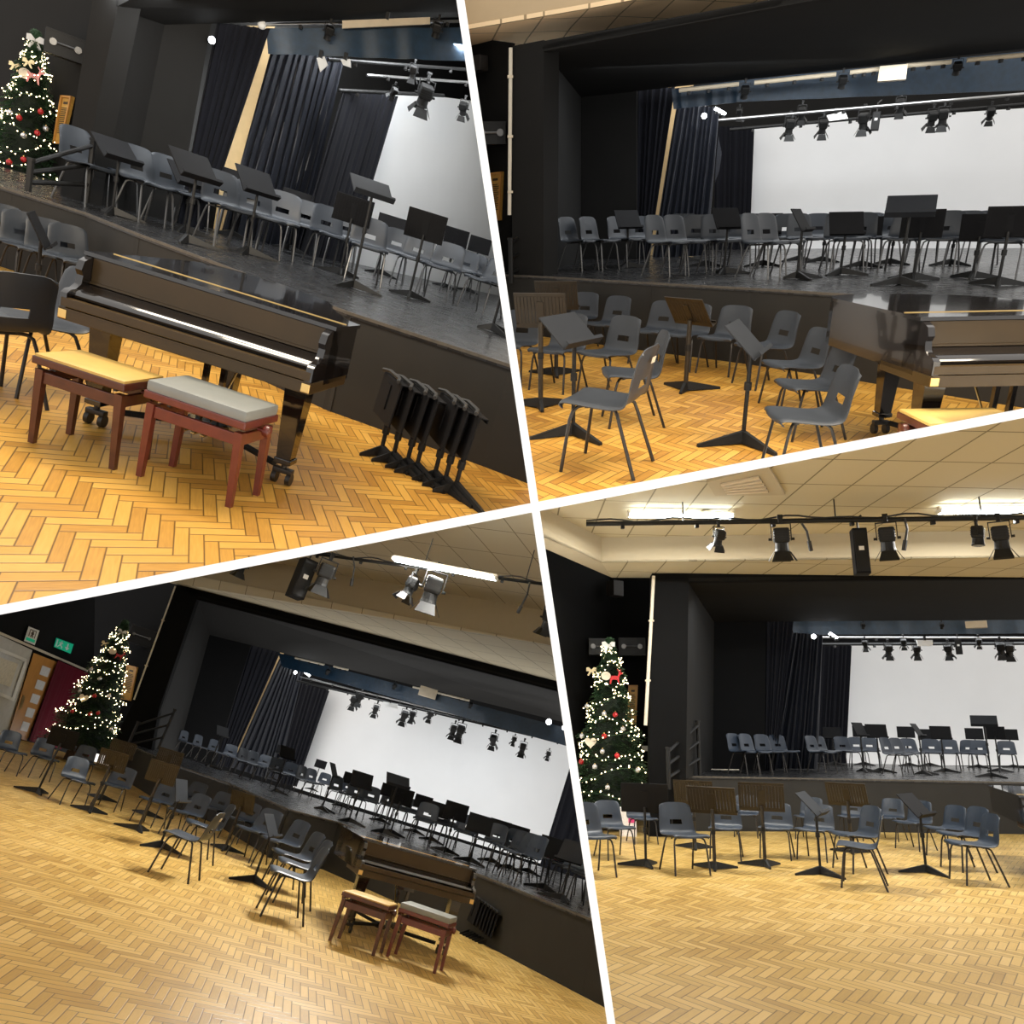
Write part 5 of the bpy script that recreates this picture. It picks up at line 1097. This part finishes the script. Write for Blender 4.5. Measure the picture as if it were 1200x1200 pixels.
drape(k, 'stage_drape', [(896, 727, (WING, -.15)), (930, 727, (WING, -.15))], [(895, 903, (WING, -.15)), (908, 903, (WING, -.15))], 6, 0.05, 'drape', 'black velvet drape beside the black wing wall, '+V)
drape(k, 'stage_drape', [(926, 741, (WING, -1.0)), (964, 744, (WING, -1.0))], [(899, 901, (WING, -1.0)), (957, 901, (WING, -1.0))], 9, 0.09, 'drape_blue', 'gathered navy satin drape with diagonal folds, '+V, gather=2.5)
drape(k, 'stage_drape', [(962, 756, (SCR, .5)), (998, 757, (SCR, .5))], [(954, 899, (SCR, .5)), (991, 899, (SCR, .5))], 7, 0.06, 'drape', 'black velvet drape against the screen edge, '+V)
drape(k, 'border_curtain', [(926, 725, (BORD, 0)), (1240, 722, (BORD, 0))], [(930, 744, (BORD, 0)), (1240, 742, (BORD, 0))], 9, 0.03, 'border', 'shiny navy border cloth hung above the screen, '+V)
tag(wall(k, 'projection_screen', SCR, [(997, 756), (1240, 752), (1240, 897), (989, 897)], 'screen', 0.02, None), 'large white projection screen behind the music stands, '+V, 'screen')
bar(k, (958, 747, (BAR, 0)), (1240, 748, (BAR, 0)), 0.03, 'pale steel lighting bar over the screen, '+V, m='chrome')
bar(k, (955, 755, (BAR, -.4)), (1240, 754, (BAR, -.4)), 0.04, 'black lighting bar behind the lanterns, '+V)
for i, (x, y) in enumerate(((1011, 728), (1103, 728))):
    lantern(k, x, y, (BORD, .3), 11, 10, 35, 'small black lantern on the border cloth, %s from the left, %s' % (nth(i), V), 'small lanterns on the border', False)
box_on_wall(k, 'control_box', 1133, 728, 1155, 736, (BORD, .3), 0.15, 'beige', 'blank beige box on the border cloth, '+V, 'box')
for i, (x, y, h) in enumerate(((1013, 747, 14), (1040, 751, 19), (1058, 745, 14), (1073, 752, 18), (1110, 751, 19), (1146, 745, 13), (1171, 748, 21), (1181, 750, 21))):
    lantern(k, x, y, (BAR, .15), h*1.1, (-10, 15, 0, 8)[i % 4], (30, 22, 36)[i % 3], 'black barn-door lantern above the screen, %s from the left, %s' % (nth(i), V), 'lanterns over the screen')
column_speaker(k, 1122, 748, 765, 7, (BAR, .15), 0, 'slim grey lantern tube hung among the lanterns, '+V)
card(k, [(1074, 750), (1093, 750), (1093, 757), (1076, 757)], (BAR, .25), 'white', 'reflector_card', 'folded white card clipped on the lighting bar, '+V, 'card')
work_lamp(k, 953.5, 746, (WING, -.6), 0.06, 'round lit work lamp above the navy drape, '+V)
bar(k, (972, 742, (WING, -.6)), (981, 748, (WING, -.6)), 0.035, 'short bright tube lamp beside the round work lamp, '+V, 'tube_lamp', 'lamp', 'lampL')
# ceiling fittings and front-of-house bar
fit = lambda x, y, dz=0.12: b.z(x, y, ZU-dz)
def pq(x, y, dz=0.12): p = fit(x, y, dz) - Vector((0, 0, b.H)); return F/(p.length/b.d(x, y).length)
strip_light(k, (737, 604, pq(737, 604)), (858, 606, pq(858, 606)), 'lit twin-tube strip light over the tree side of the hall, '+V)
strip_light(k, (1101, 600, pq(1101, 600)), (1230, 599, pq(1230, 599)), 'lit twin-tube strip light cut by the picture edge, '+V)
bar(k, (687, 614, pq(687, 614, .3)), (1240, 606, pq(1240, 606, .3)), 0.035, 'black front lighting bar hung under the tiled ceiling, '+V, droop=True)
for i, (x, y, h, ps, tl) in enumerate(((842, 614, 31, 30, 35), (914, 608, 49, 5, 10), (1037, 607, 49, 0, 10), (1169, 606, 48, 0, 8))):
    lantern(k, x, y, pq(x, y, .35)*1.01, h, ps, tl, 'black lantern on the front lighting bar, %s from the left, %s' % (nth(i), V), 'front lanterns')
lantern(k, 1143, 608, pq(1143, 608, .35)*1.01, 40, 85, 5, 'narrow black lantern under the bright strip light, '+V, None, False)
column_speaker(k, 1005, 618, 672, 16, pq(1005, 618, .3)*1.02, 12, 'long black column speaker hung from the front bar, '+V)
flex(k, 938, 611, 948, 634, pq(938, 611, .3), 'loose black lead hanging between the lantern and the speaker, '+V); flex(k, 1060, 607, 1061, 633, pq(1060, 607, .3), 'loose black lead hanging beyond the third lantern, '+V)
Q = [b.z(x, y, ZU-.01) for x, y in ((828, 562), (900, 543), (920, 577), (838, 578))]
o = root('ceiling_vent', k, I4, 'square ceiling air vent with slatted grille, '+V, 'air vent')
mb = MB(); mb.prism(Q, (0, 0, -0.04)); part('surround', mb.mesh('surround', M_['beam']), o, k)
Uq = lambda u, v: Q[0].lerp(Q[1], u).lerp(Q[3].lerp(Q[2], u), v) - Vector((0, 0, 0.042))
mb = MB(); mb.prism([Uq(.2, .2), Uq(.8, .2), Uq(.8, .85), Uq(.2, .85)], (0, 0, -0.005)); gp = part('backing', mb.mesh('backing', M_['ink']), o, k)
mb = MB()
for i in range(5): v = .2+.13*i; mb.prism([Uq(.2, v), Uq(.8, v), Uq(.8, v+.07), Uq(.2, v+.07)], (0, 0, -0.03))
part('grille', mb.mesh('grille', M_['beige']), o, k)
c = b.z(827, 599, ZU-.02); mb = MB(); mb.lathe([(0.06, 0), (0.075, -0.02), (0.05, -0.09), (0.02, -0.1)], 14, Matrix.Translation(c)); solo('smoke_detector', mb.mesh('smoke_detector', M_['white'], True), k, I4, 'round smoke detector beside the strip light, '+V, 'smoke detector')
chairs(k, [(720, 968, 28, 'blue-grey floor chair before the tree beside the gift bag, '+V), (692, 978, 25, 'blue-grey floor chair cut by the white divider, '+V), (752, 958, 20, 'blue-grey floor chair behind the plain black music stand, '+V),
 (801, 977, 25, 'blue-grey floor chair between the plain stand and the slatted stand, '+V), (800, 954, 0, 'blue-grey floor chair below the handrail, '+V), (850, 969, -5, 'blue-grey floor chair behind the first slatted stand, '+V),
 (874, 953, -5, 'blue-grey floor chair between the two slatted stands at the stage, '+V), (909, 969, -8, 'blue-grey floor chair behind the upright slatted stand, '+V), (955, 971, -20, 'blue-grey floor chair behind the edge-on music desk, '+V),
 (948, 956, -18, 'blue-grey floor chair half hidden against the stage front, '+V), (998, 956, -12, 'blue-grey floor chair beneath the tilted slatted desk at the stage, '+V), (1042, 957, -22, 'blue-grey floor chair with full back against the stage front, '+V),
 (1003, 977, -58, 'blue-grey floor chair just behind the nearest turned chair, '+V), (1008, 990, -92, 'nearest blue-grey floor chair seen side-on, '+V), (1070, 963, -36, 'blue-grey floor chair behind the leaning music desk, '+V),
 (1108, 970, -46, 'blue-grey floor chair third from the end of the curved row, '+V), (1129, 977, -56, 'blue-grey floor chair second from the end of the curved row, '+V), (1140, 988, -66, 'blue-grey chair at the near end of the curved row by the piano, '+V)],
 'floor', 0, 'b', group='floor chairs, '+V, s=1.04, steps=((960, .86), (972, .94)))
stands(k, [(757, 1016, 762, 935, 178, 10, 'p', 'desk', 'plain black music stand nearest the tree, '+V, dict(base=30, wide=1.15)), (815, 995, 824, 929, 172, 16, 's', 'bronze', 'slatted music stand below the handrail, '+V, dict(base=10, wide=1.1)), (838, 1019, 850, 938, 170, 24, 's', 'bronze', 'slatted music stand with strongly tilted desk, '+V, dict(base=10, wide=1.15)),
 (897, 1016, 907, 934, 180, 10, 's', 'bronze', 'slatted music stand with upright desk, '+V, dict(base=20, wide=1.1)), (963, 1025, 952, 942, 78, 44, 'p', 'deskgrey', 'music stand seen edge-on before the side-on chair, '+V, dict(base=-80)),
 (999, 1000, 1007, 931, 165, 24, 's', 'bronze', 'slatted music stand beside the stage front, '+V, dict(base=20, wide=1.1)), (1087, 1023, 1077, 944, 70, 42, 'p', 'desk', 'music stand leaning before the curved row of chairs, '+V, dict(base=-80))], 0.0, 'floor music stands, '+V, s=1.15)
chairs(k, [(872.6, 907, 55), (887, 907, 55), (904, 905, 45), (921, 904, 40), (933, 901, 15), (964, 905, 58), (971, 902, 50), (996, 902, 35), (1007.6, 899, 10), (1022, 899, 5), (1053, 908, 60), (1063, 905, 50), (1073, 902, 30), (1095, 902, 5),
 (1115, 902, 0), (1135, 902, -20), (1149, 903, -10), (1183, 902, 0)], 'stage', b.hs, 'b', group='stage chairs, '+V)
stands(k, [(914, 899, 924, 854, 70, 32, 'p', 'desk'), (978, 897, 979, 859, 0, 14, 'p', 'desk'), (1013, 897, 1013, 857, 0, 12, 'p', 'desk'), (1013, 905, 1022, 855, 62, 22, 'p', 'desk'), (1032, 905, 1039, 857, 15, 16, 'p', 'desk'), (1066, 898, 1066, 858, 0, 12, 'p', 'desk'),
 (1090, 898, 1093, 861, 0, 12, 'p', 'desk'), (1083, 908, 1091, 856, 76, 30, 'p', 'desk'), (1108, 905, 1118, 859, 10, 14, 'p', 'desk'), (1147, 900, 1150, 860, 0, 12, 'p', 'desk'), (1172, 905, 1172, 859, 178, 8, 'p', 'desk'), (1188, 900, 1190, 861, 0, 12, 'p', 'desk'),
 (1162, 911, 1162, 845, 0, 48, 'p', 'deskgrey', 'tall conductor stand with pale grey desk in front of the screen, '+V, dict(flaps=True, s=1.1))], b.hs, 'stage music stands, '+V)
a, c = b.z(1205, 974, 0.625), b.z(1138, 914, 1.0); a.z = c.z = 0; d = c-a; rz = math.atan2(d.y, d.x) - R(90); s = 1.0
p = a + Vector((math.cos(rz), math.sin(rz), 0))*0.74
piano(k, p, rz, 'black grand piano cut by the picture edge beside the stage, '+V, s, min(max(d.length, 1.4), 2.6)); dolly(k, p, rz, 'black wheeled dolly under the piano, '+V, s, min(max(d.length, 1.4), 2.6))
lamp(k, 798, 605, pq(798, 605), 1.4, 0.05, 240, (1.0, 0.97, 0.9), name='hall_and_fill_light', dz=-0.04)
lamp(k, 1160, 600, pq(1160, 600), 1.4, 0.05, 280, (1.0, 0.97, 0.9), name='hall_and_fill_light', dz=-0.04)
lamp(k, 1080, 752, (BAR, .1), 6, 0.4, 140, COOL, aim=(0, 0.6, -1), name='stage_and_fill_light', dz=0.5)
lamp(k, 1000, 700, (PRO, -.6), 5, 0.4, 90, COOL, aim=(0, 0.3, -1), name='stage_and_fill_light', dz=-0.1)  # extra unseen fill over the stage, added for brightness
# ------------------------------------------------------------------ partitions between the bays, clipping, camera, world
def cray(x, y): return CAM.to_3x3() @ Vector(((x-600)/F, (600-y)/F, -1.0))
EYE = Vector((0, 0, CAMZ))
NA = cray(541, 9).cross(cray(715, 1190)).normalized();  NA = NA if NA.x > 0 else -NA     # towards the right-hand bays
NB = cray(9, 717).cross(cray(1192, 480)).normalized();  NB = NB if NB.z > 0 else -NB     # towards the upper bays
def side(k): return ((NA if k in (2, 4) else -NA), (NB if k in (1, 2) else -NB))
def slab(name, a, b, n, px, d0=2.2, d1=26.0):
    t = px/F*d0/2
    P = [EYE + cray(*a)*d0, EYE + cray(*b)*d0, EYE + cray(*b)*d1, EYE + cray(*a)*d1]
    mb = MB(); mb.prism([p - n*t for p in P], n*2*t); o = bpy.data.objects.new(name, mb.mesh(name, M_['white_board'])); COL.objects.link(o); o['kind'] = 'structure'
slab('wall_partition_upright', (526, -92), (735, 1326), NA, 9.5)
slab('wall_partition_level', (-160, 745.6), (1360, 453.3), NB, 11)
bpy.context.view_layer.update()
gone = []
for o, k in LINK:
    if o.type != 'MESH': continue
    W = o.matrix_world; cs = [W @ Vector(c) for c in o.bound_box]
    cut = []
    for n in side(k):
        d = [n.dot(c-EYE) for c in cs]
        if max(d) < 0: cut = None; break
        if min(d) < 0: cut.append(n)
    if cut is None: gone.append(o); continue
    if not cut: continue
    Wi = W.inverted(); v = [W @ q.co for q in o.data.vertices]
    todo = [n for n in cut if min(n.dot(c-EYE) for c in v) < 0]
    if any(max(n.dot(c-EYE) for c in v) <= 0 for n in todo): gone.append(o); continue
    if not todo: continue
    me = o.data.copy(); o.data = me; bm = bmesh.new(); bm.from_mesh(me)
    for n in todo:
        co = Wi @ EYE; no = (W.to_3x3().transposed() @ n).normalized()
        g = bm.verts[:]+bm.edges[:]+bm.faces[:]
        r = bmesh.ops.bisect_plane(bm, geom=g, dist=1e-5, plane_co=co, plane_no=no, clear_inner=True)
        ed = [e for e in r['geom_cut'] if isinstance(e, bmesh.types.BMEdge) and e.is_boundary]
        if ed and len(me.vertices) < 3000:
            try: bmesh.ops.holes_fill(bm, edges=ed, sides=0)
            except Exception: pass
    if not bm.faces: gone.append(o)
    bm.to_mesh(me); bm.free()
G = [o.name for o in gone]
bpy.context.view_layer.update()
for nm in G:
    o = bpy.data.objects[nm]
    for c in list(o.children):
        if c.name not in G:
            Wc = c.matrix_world.copy(); c.parent = o.parent; c.matrix_world = Wc
for nm in G: bpy.data.objects.remove(bpy.data.objects[nm])
for o in [o for o in bpy.data.objects if o.type == 'EMPTY' and not o.children]: bpy.data.objects.remove(o)

cam = bpy.data.cameras.new('camera'); co = bpy.data.objects.new('camera', cam); COL.objects.link(co)
co.matrix_world = CAM; cam.sensor_fit = 'HORIZONTAL'; cam.sensor_width = 36; cam.lens = 36*F/1200; cam.clip_start = 0.05; cam.clip_end = 200
SC.camera = co
w = bpy.data.worlds.new('world'); SC.world = w; w.use_nodes = True
bg = w.node_tree.nodes['Background']; bg.inputs[0].default_value = (1.0, 0.97, 0.93, 1); bg.inputs[1].default_value = WORLD
vs = SC.view_settings; vs.view_transform = 'Standard'; vs.look = 'None'; vs.exposure = 0.0; vs.gamma = 1.0; vs.use_curve_mapping = False
SC.cycles.max_bounces = 8; SC.cycles.use_denoising = True; SC.cycles.sample_clamp_indirect = 6
